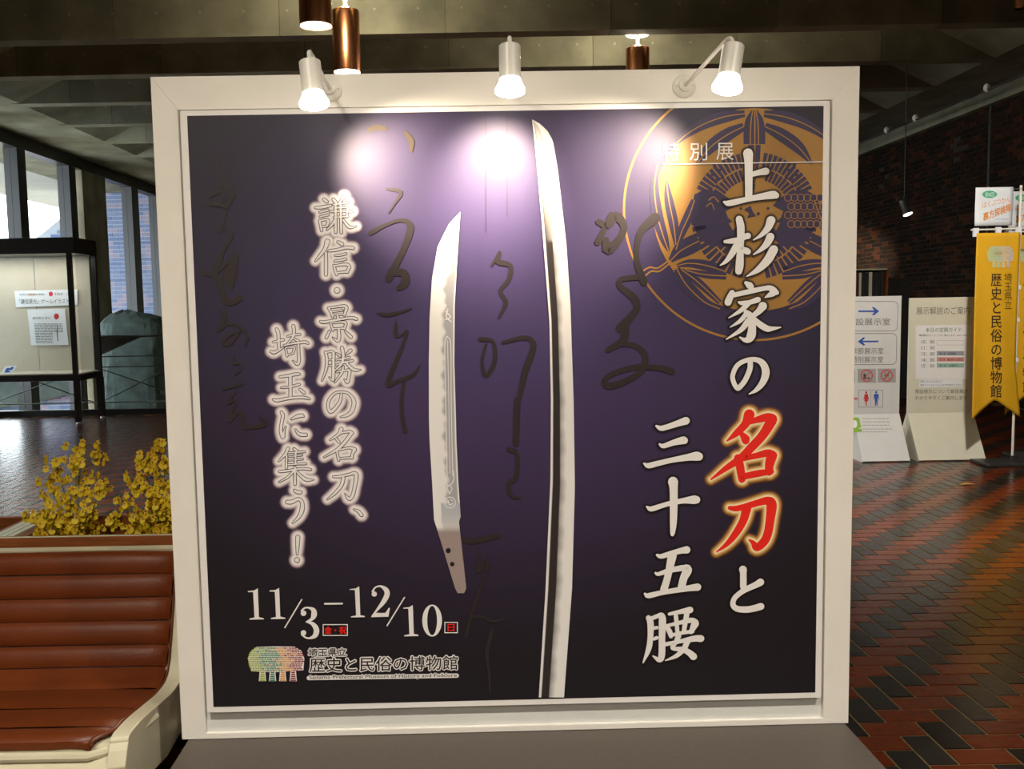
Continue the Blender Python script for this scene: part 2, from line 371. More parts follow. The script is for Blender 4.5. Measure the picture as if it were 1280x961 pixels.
# ceiling slab with deep ribs and slanted coffer ends
ceil = struct('ceiling', 'concrete', MB().box((-9, -5, 5.15), (9, 26, 5.3)))
for k in range(-9, 11):
    y = 9.96 + 1.46 * k
    MB().hexa([(-6.3, y - .05, 4.40), (6.45, y - .05, 4.40), (6.45, y + .16, 4.40), (-6.3, y + .16, 4.40), (-6.3, y - .02, 5.16), (6.45, y - .02, 5.16), (6.45, y + .3, 5.16), (-6.3, y + .3, 5.16)]).build('ceiling_rib', 'concrete', ceil)
for sx_, xe in ((-1, -6.2), (1, 6.38)):
    xo = sx_ * 9
    MB().hexa([(min(xe, xo), -5, 4.41), (max(xe, xo), -5, 4.41), (max(xe, xo), 26, 4.41), (min(xe, xo), 26, 4.41)] + [(min(xe, xo), -5, 4.5), (max(xe, xo), -5, 4.5), (max(xe, xo), 26, 4.5), (min(xe, xo), 26, 4.5)]).build('soffit_strip', 'concrete', ceil)
    MB().add([(xe, -5, 4.41), (xe, 26, 4.41), (xe - sx_ * 1.5, 26, 5.16), (xe - sx_ * 1.5, -5, 5.16)], [(0, 1, 2, 3)] if sx_ < 0 else [(3, 2, 1, 0)]).build('coffer_slope', 'concrete', ceil)

# right: brick wall; back and far walls
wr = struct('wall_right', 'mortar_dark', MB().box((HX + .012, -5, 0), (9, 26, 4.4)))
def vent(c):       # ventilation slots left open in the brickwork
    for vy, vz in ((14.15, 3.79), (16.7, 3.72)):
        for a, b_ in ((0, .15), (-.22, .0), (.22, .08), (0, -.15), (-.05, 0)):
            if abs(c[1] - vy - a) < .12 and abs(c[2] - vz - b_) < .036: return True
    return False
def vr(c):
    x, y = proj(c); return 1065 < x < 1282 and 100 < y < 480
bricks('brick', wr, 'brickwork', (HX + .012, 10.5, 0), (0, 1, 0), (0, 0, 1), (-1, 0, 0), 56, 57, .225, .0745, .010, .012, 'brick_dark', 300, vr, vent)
struct('wall_back', 'mortar_dark', MB().box((-9, -5.2, -.2), (9, -5, 5.3)))
struct('wall_far', 'brick_dark', MB().box((-4.4, 23, -.2), (9, 23.3, 4.45)))
struct('trim_1', 'concrete', MB().box((HX - .12, -5, 4.22), (HX + .012, 26, 4.41)))
struct('wall_left', 'concrete', MB().box((-9, -5, -.2), (-HX, 11.5, 4.41)))
MB().box((HX - .016, 13.27, 1.2), (HX, 13.31, 4.22)).build('expansion_joint', 'steel', wr)

# left: window wall over a lower level, columns and mullions
def rangebox(y0, y1, z0, z1, m, name, parent, x0=-HX - .12, x1=-HX + .1):
    return MB().box((x0, y0, z0), (x1, y1, z1)).build(name, m, parent)
zt = 4.36
win = struct('window_1', 'dark_frame', MB().box((-HX - .1, 11.5, zt - .16), (-HX + .12, 23, zt + .05)))
for y in (11.6, 13.2, 15.0, 16.9):
    rangebox(y, y + .28, -1.6, zt - .12, 'dark_frame', 'mullion', win)
for y in (19.95, 21.6): rangebox(y, y + .4, -1.6, zt - .12, 'dark_frame', 'mullion', win)
for y0, y1 in ((11.88, 13.2), (13.48, 15.0), (15.28, 16.9), (18.5, 19.95), (20.35, 21.6), (22, 23)):
    MB().box((-HX - .02, y0, -1.6), (-HX - .012, y1, zt - .14)).build('glass_pane', 'glass', win)
MB().box((-HX - .15, 11.5, -1.75), (-HX + .15, 23, -1.6)).build('window_sill', 'dark_frame', win)
struct('column_1', 'concrete', MB().box((-HX - .2, 17.45, -1.7), (-HX + .1, 18.55, 4.42)))
struct('floor_lower', 'mortar', MB().box((-40, 13.6, -1.9), (-4.4, 60, -1.7)))
struct('wall_lower', 'concrete', MB().box((-9, 13.55, -1.8), (-4.4, 13.6, -.01)).box((-4.4, 13.55, -1.8), (-4.3, 24, -.01)))
struct('wall_end', 'concrete', MB().box((-HX, 23, -1.8), (-4.4, 23.3, 4.45)))
# outside: eave and brick wall, blue daylight painted into its bricks
struct('eave', 'concrete_soffit', MB().hexa([(-11.9, 11, 4.55), (-HX - .1, 11, 4.40), (-HX - .1, 30, 4.40), (-11.9, 30, 4.55), (-11.9, 11, 4.9), (-HX - .1, 11, 4.9), (-HX - .1, 30, 4.9), (-11.9, 30, 4.9)]))
YB = 22.5
ow = struct('wall_outside', 'mortar_blue', MB().prism([(-40, YB, -1.7), (-7.5, YB, -1.7), (-7.5, YB, 4.6), (-9.1, YB, 4.5), (-10.8, YB, 3.25), (-10.95, YB, -.1), (-40, YB, -.1)], [(-40, YB + .3, -1.7), (-7.5, YB + .3, -1.7), (-7.5, YB + .3, 4.6), (-9.1, YB + .3, 4.5), (-10.8, YB + .3, 3.25), (-10.95, YB + .3, -.1), (-40, YB + .3, -.1)]))
def ow_top(x):
    for (xa, za), (xb, zb) in (((-40, -.1), (-10.95, -.1)), ((-10.95, -.1), (-10.8, 3.25)), ((-10.8, 3.25), (-9.1, 4.5)), ((-9.1, 4.5), (-7.5, 4.6))):
        if xa <= x <= xb: return za + (zb - za) * (x - xa) / (xb - xa)
    return 0
bl = MB(); bme = bpy.data.meshes.new('brick'); _q = MB().box((-.145, -.012, -.04), (.145, 0, .04)); bme.from_pydata(_q.v, [], _q.f); bme.materials.append(MATS['brick_bluelit'])
nb = 0
for j in range(0, 62):
    for i in range(0, 28):
        x = -7.7 - i * .305 - (j % 2) * .15; z = -1.6 + j * .1
        if z + .05 > ow_top(x - .15): continue
        px, py = proj((x, YB, z))
        if nb < 300 and ((120 < px < 195 and 250 < py < 520) or (45 < px < 80 and 262 < py < 300) or (0 < px < 105 and 486 < py < 518)):
            o = bpy.data.objects.new('brick', bme); COL.objects.link(o); o.parent = ow; o.location = (x, YB, z); nb += 1
        else: bl.box((x - .145, YB - .012, z - .04), (x + .145, YB, z + .04))
bl.build('brickwork', 'brick_bluelit', ow, kind='stuff')

# dark stair stringer descending to the lower level, beside the display case
q = [aty(x, y, 13.60) for x, y in ((180, 419), (120, 446), (100, 450), (100, 419.5))]
gq = q; q2 = [p + np.array([0, .06, 0]) for p in q]
q = [aty(x, y, 22.2) for x, y in ((125, 478), (96, 490), (46, 502), (0, 510), (-60, 520), (-60, 470), (60, 463), (125, 462))]  # hedge bank far outside, kept low so the floor can mirror the sky
tag(MB().prism(q[::-1], [p + np.array([0, .2, 0]) for p in q[::-1]]).build('hedge_bank', 'hedge'), 'dark sloping hedge bank outside, seen under the display case', 'parapet')

# railing with cables
ry = 13.56
rl = thing('railing', 'black railing with thin rails and crossed wires in front of the window wall', 'railing', (-5.9, ry, 0))
for z, r_, m, nm in ((1.165, .014, 'dark_frame', 'top_rail'), (.87, .008, 'dark_frame', 'rail'), (.715, .008, 'dark_frame', 'rail'), (.185, .009, 'steel', 'rail')):
    MB().tube([(-HX + .15, ry, z), (-4.35, ry, z)], r_, 8).build(nm, m, rl, smooth=True)
MB().prism(gq[::-1], q2[::-1]).build('stair_stringer', 'case_black', rl)  # the dark stair stringer, made a child of the railing
MB().box((-HX + .1, ry - .04, -.01), (-4.35, ry + .04, .085)).build('bottom_rail', 'dark_frame', rl)
for x in (-7.2, -5.62, -4.42): MB().box((x - .02, ry - .02, .08), (x + .02, ry + .02, 1.17)).build('post', 'dark_frame', rl)
for a, b_, c, d in ((-5.6, .70, -4.6, .33), (-5.6, .19, -4.6, .66), (-7.1, .25, -6.0, .62), (-6.9, .66, -5.7, .19)):
    MB().tube([(a, ry, b_), (c, ry, d)], .008, 6).build('brace_wire', 'dark_frame', rl, smooth=True)

# standing stone on the lower level
me = MB(); rnd = random.Random(8); rings = []
prof = [(-1.7, .60, 0), (-1.0, .61, 0), (-.2, .60, 0), (.4, .59, .0), (.9, .58, .0), (1.2, .57, .0), (1.34, .55, .0), (1.41, .47, -.01), (1.47, .33, -.05), (1.52, .17, -.10), (1.56, .04, -.14)]
n = 28; vs = []
for z, r_, ox in prof:
    for i in range(n):
        a = 2 * math.pi * i / n; q_ = 1 + rnd.uniform(-.045, .045)
        vs.append((-5.8 + ox + r_ * q_ * math.copysign(abs(math.cos(a)) ** .5, math.cos(a)), 15.6 + .3 * q_ * (r_ / .6) * math.sin(a), z + rnd.uniform(-.03, .03)))
fs = [(k * n + i, k * n + (i + 1) % n, (k + 1) * n + (i + 1) % n, (k + 1) * n + i) for k in range(len(prof) - 1) for i in range(n)] + [tuple((len(prof) - 1) * n + i for i in range(n)), tuple(range(n - 1, -1, -1))]
st = MB().add(vs, fs).build('standing_stone', 'stone'); tag(st, 'tall pointed grey-green standing stone behind the railing', 'stone')

# ================================================================== EXHIBITION PANEL, PLINTH, POSTER
DP = 2.5
pl = thing('display_plinth', 'low dark grey plinth under the white exhibition panel', 'plinth', pw(.13, 0, 2.35))
MB().pbox(-.80, 1.075, .05, .318, 2.08, 2.66).build('body', 'plinth_grey', pl, bevel=.004)
MB().pbox(-.77, 1.045, 0, .05, 2.12, 2.62).build('toe_kick', 'dark_frame', pl)
ep = thing('exhibition_panel', 'white framed freestanding display panel holding the sword exhibition poster', 'display panel', pw(.13, .32, 2.52))
a0, a1, z0, z1 = -.816, 1.083, .3195, 2.151; i0, i1, j0, j1 = -.747, 1.010, .336, 2.064
def mitre(p0, p1, p2, p3):
    return MB().prism([pw(a, z, DP) for a, z in (p0, p1, p2, p3)], [pw(a, z, DP + .13) for a, z in (p0, p1, p2, p3)])
mitre((a0, z1), (a1, z1), (i1, j1), (i0, j1)).build('frame_rail', 'white_paint', ep, bevel=.0012)
mitre((a0, z0), (i0, j0), (i1, j0), (a1, z0)).build('frame_rail', 'white_paint', ep, bevel=.0012)
mitre((a0, z0), (a0, z1), (i0, j1), (i0, j0)).build('frame_stile', 'white_paint', ep, bevel=.0012)
mitre((a1, z1), (a1, z0), (i1, j0), (i1, j1)).build('frame_stile', 'white_paint', ep, bevel=.0012)
MB().pbox(i0 - .01, i1 + .01, j0 - .01, j1 + .01, DP + .010, DP + .10).build('backing_board', 'recess_paint', ep)
DF = 2.488
po = thing('poster_board', 'large purple sword exhibition poster mounted on the white panel', 'poster', pw(.13, .40, 2.5))
b0, b1, c0, c1 = -.738, .999, .402, 2.0585
MB().pbox(b0, b1, c0, c1, DF, DP + .009).build('board', 'print_white', po, bevel=.0008)
# printed area: corners read off the photograph
QX0, QX1, QZ0, QZ1 = -.7195, .9815, .4185, 2.0455
def pplane(x, y, layer=0): return pan(x, y, DF - .0006 - .0004 * layer)
def in_print(x, y):
    p = pan(x, y, DF); return p @ PX, p[2]
NX, NZ = 150, 150
vs, cs, fs = [], [], []
rnd = np.random.RandomState(4); st_ = np.convolve(rnd.rand(NX + 21), np.ones(4) / 4, 'same')[:NX + 1]
for j in range(NZ + 1):
    for i in range(NX + 1):
        u, v = i / NX, j / NZ; vs.append(pw(QX0 + (QX1 - QX0) * u, QZ0 + (QZ1 - QZ0) * v, DF - .0006))
        r_ = math.hypot((u - .50) / .75, (v - .66) / .62); k = max(0, 1 - r_) ; k = k * k * (3 - 2 * k)
        lo = np.array([.0045, .0025, .008]); hi = np.array([.054, .036, .128]); c = lo + (hi - lo) * k
        if v < .55: c = c * np.array([1.08, .92, .98 - .12 * (.55 - v)])
        c = c * (.95 + .12 * (st_[i] - .5)); cs.append((*c, 1))
for j in range(NZ):
    for i in range(NX): n = j * (NX + 1) + i; fs.append((n, n + 1, n + NX + 2, n + NX + 1))
color_mesh('printed_sheet', 'print_attr', po, vs, fs, cs)
def clip_half(pl, f):
    out = []
    for i in range(len(pl)):
        a, b_ = pl[i], pl[(i + 1) % len(pl)]; fa, fb = f(a), f(b_)
        if fa >= 0: out.append(a)
        if fa * fb < 0: t = fa / (fa - fb); out.append((a[0] + (b_[0] - a[0]) * t, a[1] + (b_[1] - a[1]) * t))
    return out
def clip_print(pl):
    pl = clip_half(pl, lambda p: QX1 - in_print(*p)[0])
    return clip_half(pl, lambda p: QZ1 - in_print(*p)[1]) if len(pl) > 2 else pl
def pink(): return Ink(pplane, clip_print)

# ---- family crest of bamboo leaves and two sparrows, gold on purple
KX, KY = 943, 262
gold = pink(); gold.ring(KX, KY, 161.6, 164.4, 160)
for i in range(48):
    a, b_ = 2 * math.pi * i / 48, 2 * math.pi * (i + 1) / 48
    for r0, r1 in ((0, 60), (60, 127)):
        gold.poly([(KX + r0 * math.cos(a), KY + r0 * math.sin(a)), (KX + r1 * math.cos(a), KY + r1 * math.sin(a)), (KX + r1 * math.cos(b_), KY + r1 * math.sin(b_)), (KX + r0 * math.cos(b_), KY + r0 * math.sin(b_))] if r0 else [(KX, KY), (KX + r1 * math.cos(a), KY + r1 * math.sin(a)), (KX + r1 * math.cos(b_), KY + r1 * math.sin(b_))])
gold.stroke([(834, 327, 2), (822, 335, 2), (812, 334, 2), (803, 339, 2)]).stroke([(836, 330, 2), (824, 339, 2), (814, 339, 2), (805, 346, 2)])
gold.build('crest_gold', 'print_gold', po, 1)
pur = pink(); vein = pink()
def leaf(pts, wv=1.3):
    for s_ in (1, -1):
        q_ = [(s_ * (x - KX) + KX, y, w_) for x, y, w_ in pts]
        pur.stroke(q_, caps=False, n=4); vein.stroke([(x, y, wv) for x, y, w_ in q_], caps=False, n=4)
LV = '''941,138,3 939,150,14 938,165,17 938,180,17;931,142,8 905,146,15 880,155,13 858,168,9 845,180,4;930,158,10 910,168,16 888,184,15 870,206,2;
822,205,4 818,235,11 822,270,14 830,298,11 836,314,3;833,225,3 836,250,11 842,280,12 845,306,4;
845,312,5 852,290,11 862,268,13 868,250,8;838,326,6 850,314,19 864,306,22 874,301,20;846,332,4 862,329,10 884,332,13 906,339,11;
858,338,3 880,343,9 908,345,9;846,336,8 858,356,15 880,377,12 900,386,4;852,337,4 872,352,10 900,378,6'''
for p in parse(LV.replace('\n', '')): leaf(p)
pur.poly([(935, 181), (951, 181), (950, 200), (945, 222), (943, 240), (940, 222), (936, 200)]); vein.stroke([(943.5, 140, 1.6), (943.5, 190, 1.4), (943, 230, 1)])
for s_ in (1, -1):
    X = lambda x: s_ * (x - KX) + KX
    for r0, r1, n_, aa, ab in ((62, 79, 17, 100, 200), (45, 60, 14, 105, 205), (62, 80, 12, 205, 262), (46, 60, 8, 210, 255)):
        for i in range(n_):
            A = math.radians(aa + (ab - aa) * (i + .12) / n_); B = math.radians(aa + (ab - aa) * (i + .86) / n_)
            pur.poly([(X(KX + r0 * math.cos(A)), KY + 8 + r0 * math.sin(A)), (X(KX + r1 * math.cos(A)), KY + 8 + r1 * math.sin(A)), (X(KX + r1 * math.cos(B)), KY + 8 + r1 * math.sin(B)), (X(KX + r0 * math.cos(B)), KY + 8 + r0 * math.sin(B))])
    pur.poly([(X(a), b_) for a, b_ in ((868, 243), (882, 236), (900, 240), (914, 250), (920, 257), (907, 264), (910, 272), (922, 283), (922, 296), (908, 308), (888, 308), (874, 298), (866, 280), (864, 262))])
    for (x, y) in ((893, 206), (899, 213), (891, 218), (897, 224), (903, 222), (888, 229), (896, 233)): pur.disc(X(x), y, 2.4)
for r_ in range(4):
    for i in range(6):
        x, y = 985 + i * 8 + (r_ % 2) * 4, 247 + r_ * 11; pur.disc(x, y, 4.4); vein.ring(x, y, 4.1, 5.0, 10)
pur.build('crest_purple', 'print_violet', po, 2)
vein.stroke([(886, 250, 1.6), (892, 246, 1.2), (898, 252, 1.6)]).stroke([(883, 258, 1.4), (889, 254, 1.2), (893, 262, 1.2)])
for s_ in (1, -1):
    X = lambda x: s_ * (x - KX) + KX
    vein.poly([(X(a), b_) for a, b_ in ((908, 266), (920, 258), (934, 257), (930, 263), (922, 266))]).disc(X(926), 261, 3)
    vein.poly([(X(a), b_) for a, b_ in ((911, 279), (918, 276), (921, 283), (916, 288))])
vein.build('crest_lines', 'print_gold', po, 3)
pe = pink(); pe.poly([(938, 257), (930, 262), (937, 266), (934, 272), (945, 270), (941, 264)]).disc(926, 260.5, 1.8).disc(960, 260.5, 1.8).disc(948, 267, 2); pe.build('crest_faces', 'print_violet', po, 4)

# ---- flowing calligraphy printed dark behind everything
CAL = [(240, 180, 5.34, '''170,90,20 165,150,22 190,220,22 230,280,25 270,320,28 265,370,26 220,410,30 160,400,30 110,395,35 105,360,28 150,325,22 200,325,18 210,370,18 150,390,18;190,270,18 160,310,18 160,340,18;
235,400,18 220,470,16 205,540,18 180,575,35;205,545,20 250,580,26 262,620,26 220,690,24 190,740,22;190,745,40 170,800,40 150,860,40 180,940,36;290,750,50 270,820,60 240,880,70 260,950,40;60,845,20 110,870,30 180,840,26 240,780,30'''),
(240, 340, 4.37, '''150,40,30 170,120,34 200,170,34 265,140,30;230,10,40 215,60,30;155,215,16 185,240,22 140,325,16 190,285,16 240,290,18 300,340,20 290,400,14;250,340,16 200,395,22 170,385,22 200,345,16 270,320,12;230,460,14 225,500,14 260,500,12 265,530,14 235,560,10;170,640,14 270,612,18;240,650,12 190,720,16 240,700,14 200,820,16 260,760,22 290,850,30;320,850,18 400,830,26 370,790,16'''),
(440, 140, 3.7, '''160,355,10 225,370,20 200,420,10 170,465,8;85,560,22 160,520,16 230,500,18 270,530,32 245,620,28 200,710,30 170,770,34;180,740,34 240,745,36 245,790,40 215,815,24'''),
(450, 360, 4.8, '''105,152,12 180,160,24 305,125,12;215,200,10 215,280,26 245,285,14 285,255,16 250,360,20 225,420,26 165,580,28 230,555,22 320,520,24 360,465,8;265,555,20 250,680,22 255,780,24 272,860,26'''),
(590, 300, 2.83, '''70,90,8 100,40,10 90,75,20 135,90,16 130,140,14 100,180,12 120,220,14 95,275,6;30,350,16 75,360,12 80,430,14 50,480,14 35,430,10 50,370,10;110,362,12 190,345,16 218,375,20 190,460,22 168,555,16;160,565,22 155,720,22;130,740,18 160,760,16 155,840,16 130,860,16 140,905,14 170,912,8'''),
(560, 640, 4.0, '''70,135,20 120,145,30 250,118,24;160,205,10 145,300,20 190,250,20 190,300,14 120,500,14 90,620,18;110,530,14 160,520,14 230,545,16 310,520,6;220,590,20 195,700,20 205,800,14 210,900,10'''),
(725, 250, 4.0, '''95,110,28 140,130,24 180,80,44 220,130,30 200,190,34 140,250,44 130,200,30;160,75,30 120,150,24 90,210,30;375,90,50 310,150,34 285,230,22 285,310,26 320,410,34;300,385,24 210,395,22 200,430,24 270,490,34 280,550,30 200,640,40;225,640,40 215,700,34 140,750,24;200,720,20 280,730,22 325,780,26 310,850,26 240,900,28 150,930,30 120,910,26 160,870,22 280,835,24 400,840,26 460,858,30''')]
for ox, oy, k, t in CAL:
    for p in parse(t.replace('\n', '')): pink().stroke([(ox + a / k, oy + b_ / k, c / k) for a, b_, c in p], .5 if ox == 725 else 0, n=4).build('calligraphy_stroke', 'print_ink', po, 5)
ct = pink(); ct.stroke([(461, 163, 5), (470, 159, 7), (481, 161, 6)]).stroke([(507, 166, 5), (514, 176, 7), (514, 188, 4)]); ct.build('calligraphy_gold', 'print_gold_dim', po, 5)
sm = pink(); sm.rect(607, 140, 607.6, 290).rect(633.6, 140, 634.2, 270); sm.build('sheet_seam', 'print_black', po, 5)

# ---- the two blades
def interp(tab, y): return float(np.interp(y, [t[1] for t in tab], [t[0] for t in tab]))
def blade(name, Lt, Rt, y0, y1, colf, nt_=26, ny=150, lay=6, label=None):
    vs, cs, fs = [], [], []
    for j in range(ny + 1):
        y = y0 + (y1 - y0) * (j / ny) ; xl, xr = interp(Lt, y), interp(Rt, y)
        for i in range(nt_ + 1):
            t = i / nt_; vs.append(pplane(xl + (xr - xl) * t, y, lay)); cs.append((*colf(t, y, xl + (xr - xl) * t), 1))
    for j in range(ny):
        for i in range(nt_): n = j * (nt_ + 1) + i; fs.append((n, n + nt_ + 1, n + nt_ + 2, n + 1))
    return color_mesh(name, 'print_attr', po, vs, fs, cs, label)
def mixc(a, b_, t): t = min(1, max(0, t)); return tuple(x + (y - x) * t for x, y in zip(a, b_))
W_, GR, DK = (.80, .79, .77), (.33, .32, .31), (.022, .016, .015)
def big_col(t, y, x):
    if t < .09: c = (.78, .77, .76)
    elif t < .13: c = (.03, .025, .03)
    elif t < .40:
        c = mixc((.33, .31, .30), DK, (y - 215) / 90) if y < 760 else DK
        if y < 300: c = mixc(c, (.5, .48, .45), .5 * (t - .13) / .27)
    elif t < .66:
        c = mixc((.30, .28, .27), W_, (t - .40) / .26 + .12 * math.sin(y * .11) + .08 * math.sin(y * .31))
    else: c = W_
    if y < 176 and t > .45 + (y - 150) * .01: c = (.62, .61, .60)
    return c
blade('long_sword_print', [(665, 149.5), (667, 165), (671, 205), (677, 275), (684, 365), (686.7, 402), (688.6, 500), (688, 600), (682, 736), (673.5, 871.5)],
      [(665.6, 149.5), (674, 154), (684, 163), (691, 175.6), (697, 210), (703, 262), (708, 305), (713, 380), (717, 500), (718.6, 608), (715, 736), (705, 871.5)], 149.5, 871.5, big_col)
SL = [(575, 265), (561, 280), (547, 308), (540, 348), (537, 396), (536, 452), (536.2, 525), (537, 552), (540.5, 609), (542.5, 650), (545.6, 659), (569, 735.7), (572, 741)]
SR = [(575.5, 265), (574.5, 280), (571.6, 325), (568.5, 381.5), (568, 452), (570, 525), (570.6, 552), (573, 604), (576, 648), (573.5, 650), (583, 735.7), (580, 741)]
def small_col(t, y, x):
    if y > 663: return mixc((.36, .30, .29), (.30, .22, .20), .5 + .5 * math.sin(x * 1.7 + y * .9) * math.sin(y * .23))
    if y > 628: c = mixc((.45, .48, .52), (.62, .60, .58), (y - 640) / 22) if t > .3 else W_; return mixc(c, (.36, .30, .29), (y - 658) / 6)
    if t > .93: return W_
    edge = .50 + .05 * math.sin(y * .17) + .04 * math.sin(y * .41 + 1); 
    if y < 350: edge += (350 - y) / 95
    return mixc(W_, (.38, .38, .40), (t - edge) / .12)
blade('short_sword_print', SL, SR, 265, 741.3, small_col)
gv = pink()
for p in parse('559,420,1.1 556,432,1.1 557,500,1.1 559,595,1.1;559,420,1.1 563.5,432,1.1 564,500,1.1 566,595,1.1;559,425,.6 559.5,432,.8 561,500,.8 562.5,592,.8;557,389,1 563,396,1.4 556,400,1;560,386,1 558,396,1.3 564,402,1.2;557,380,1.2 558,383,1;556,590,1 555,600,1.2 561,607,1.2 567,600,1.2 567,588,1;561,606,1 559,611,1 563,617,1;562,606,1 565,611,1 561,617,1'): gv.stroke(p)
gv.ring(562.5, 628, 6.3, 7.4, 20).stroke([(560, 625, 1.2), (562, 631, 1.3), (566, 629, 1.2)]).stroke([(563, 624, 1), (566, 626, 1)])
gv.build('blade_engraving', 'print_white', po, 8)
hl = pink(); hl.disc(560.3, 688, 3.1, 3.3).disc(565.3, 705, 2.7, 2.9); hl.build('peg_holes', 'print_black', po, 8)

# ---- lettering.  Brush characters: each stroke is x,y,width points in its own square
T1 = [(895, 185, 90, '428,70,130 436,200,108 437,400,100 437,640,92;470,355,60 580,325,75 665,310,95;110,720,30 180,735,75 430,680,68 620,645,85 760,625,105 800,632,85'),
(895, 265, 90, '120,395,40 220,385,68 340,355,60 400,325,75 425,318,82;310,95,90 330,200,100 330,320,95 325,500,85 315,700,105 303,790,90;300,400,90 210,560,80 130,660,48 55,712,12;350,480,40 400,515,85 425,528,80;735,110,115 690,215,88 600,310,50 500,372,12;725,330,105 680,420,88 600,500,52 500,568,12;770,500,115 690,640,110 560,770,75 410,858,12'),
(895, 345, 90, '400,90,45 440,120,85 465,140,80;215,225,75 180,300,88 160,350,92;230,255,60 450,205,65 640,165,60 720,160,70 770,195,90 810,220,60;800,215,60 740,240,75 655,285,14;305,350,30 350,360,55 450,350,60 560,315,75;430,365,70 330,460,55 170,558,10;400,480,60 450,520,80 478,600,100 482,680,100 470,790,115 430,845,90 380,850,55 315,815,14;400,510,60 320,600,50 190,682,10;430,600,80 330,720,60 140,842,12;625,400,110 570,470,80 480,540,60;505,570,60 580,640,80 680,700,80 760,700,50 865,683,10'),
(895, 430, 90, '458,240,66 450,340,68 390,480,66 320,570,64 285,588,62 240,520,60 222,420,58 280,290,60 390,222,58 520,205,62 620,255,84 665,370,100 630,500,85 540,610,55 440,668,8'),
(900, 690, 80, '345,262,115 350,330,92 350,520,96;610,450,105 540,490,90 420,545,80 320,600,75 220,690,72 195,790,76 260,850,85 400,862,92 520,842,95 615,815,100'),
(795, 510, 100, '245,215,25 300,242,58 380,225,62 500,185,72 600,152,90;285,435,25 330,455,52 450,415,66 560,388,88 580,388,86;95,665,20 150,690,62 260,665,62 430,625,60 620,592,78 720,578,105 755,582,98'),
(795, 590, 100, '130,415,20 180,442,58 290,410,55 400,378,56 560,345,62 690,332,98 725,332,92;445,115,118 452,200,95 453,400,90 449,600,80 440,720,56 437,750,40'),
(795, 670, 100, '255,228,30 300,243,52 400,215,60 530,178,66 610,165,86;435,235,105 400,400,85 370,530,80 335,640,85;235,442,25 270,455,42 400,412,58 560,382,68;560,385,70 620,400,105 575,500,90 545,620,88;105,690,20 150,715,60 300,680,56 480,650,60 640,625,70 740,612,86'),
(795, 745, 100, '150,260,60 175,330,75 172,500,65 150,640,60 85,800,12;180,270,45 260,240,50 310,230,60 318,300,85 312,500,75 310,700,78 280,765,60 205,720,15;215,385,35 250,378,40;215,515,35 250,500,42;400,215,35 520,190,50 650,165,75;480,240,50 500,450,45;610,210,60 575,420,50;370,365,50 405,430,60 420,480,50;370,355,35 520,320,45 660,290,60 720,310,60;710,330,90 660,430,50;420,470,40 560,440,40 680,425,40;510,480,65 475,560,48 435,625,40 560,640,60 640,680,70 690,725,85;620,540,65 570,640,60 480,720,45 355,772,12;350,580,45 520,545,45 700,510,70 780,510,80')]
T2 = [(880, 505, 110, '495,115,115 450,220,85 350,320,66 250,402,10;510,195,45 600,165,70 690,145,90 740,165,120;740,180,110 640,340,95 520,470,90 400,590,80 240,700,58 75,822,12;410,325,50 450,375,88 455,395,84;370,590,85 395,690,88 415,820,76;380,600,60 560,565,60 690,535,80 750,560,100;740,570,110 715,660,95 710,740,80;430,790,65 600,755,70 740,735,50'),
(880, 610, 110, '280,215,40 350,222,58 450,200,62 620,150,72 700,140,90 738,180,110 722,350,92 695,500,90 650,590,90 575,648,78 540,600,50 492,562,12;465,220,100 430,350,85 350,490,75 250,610,48 135,697,8')]
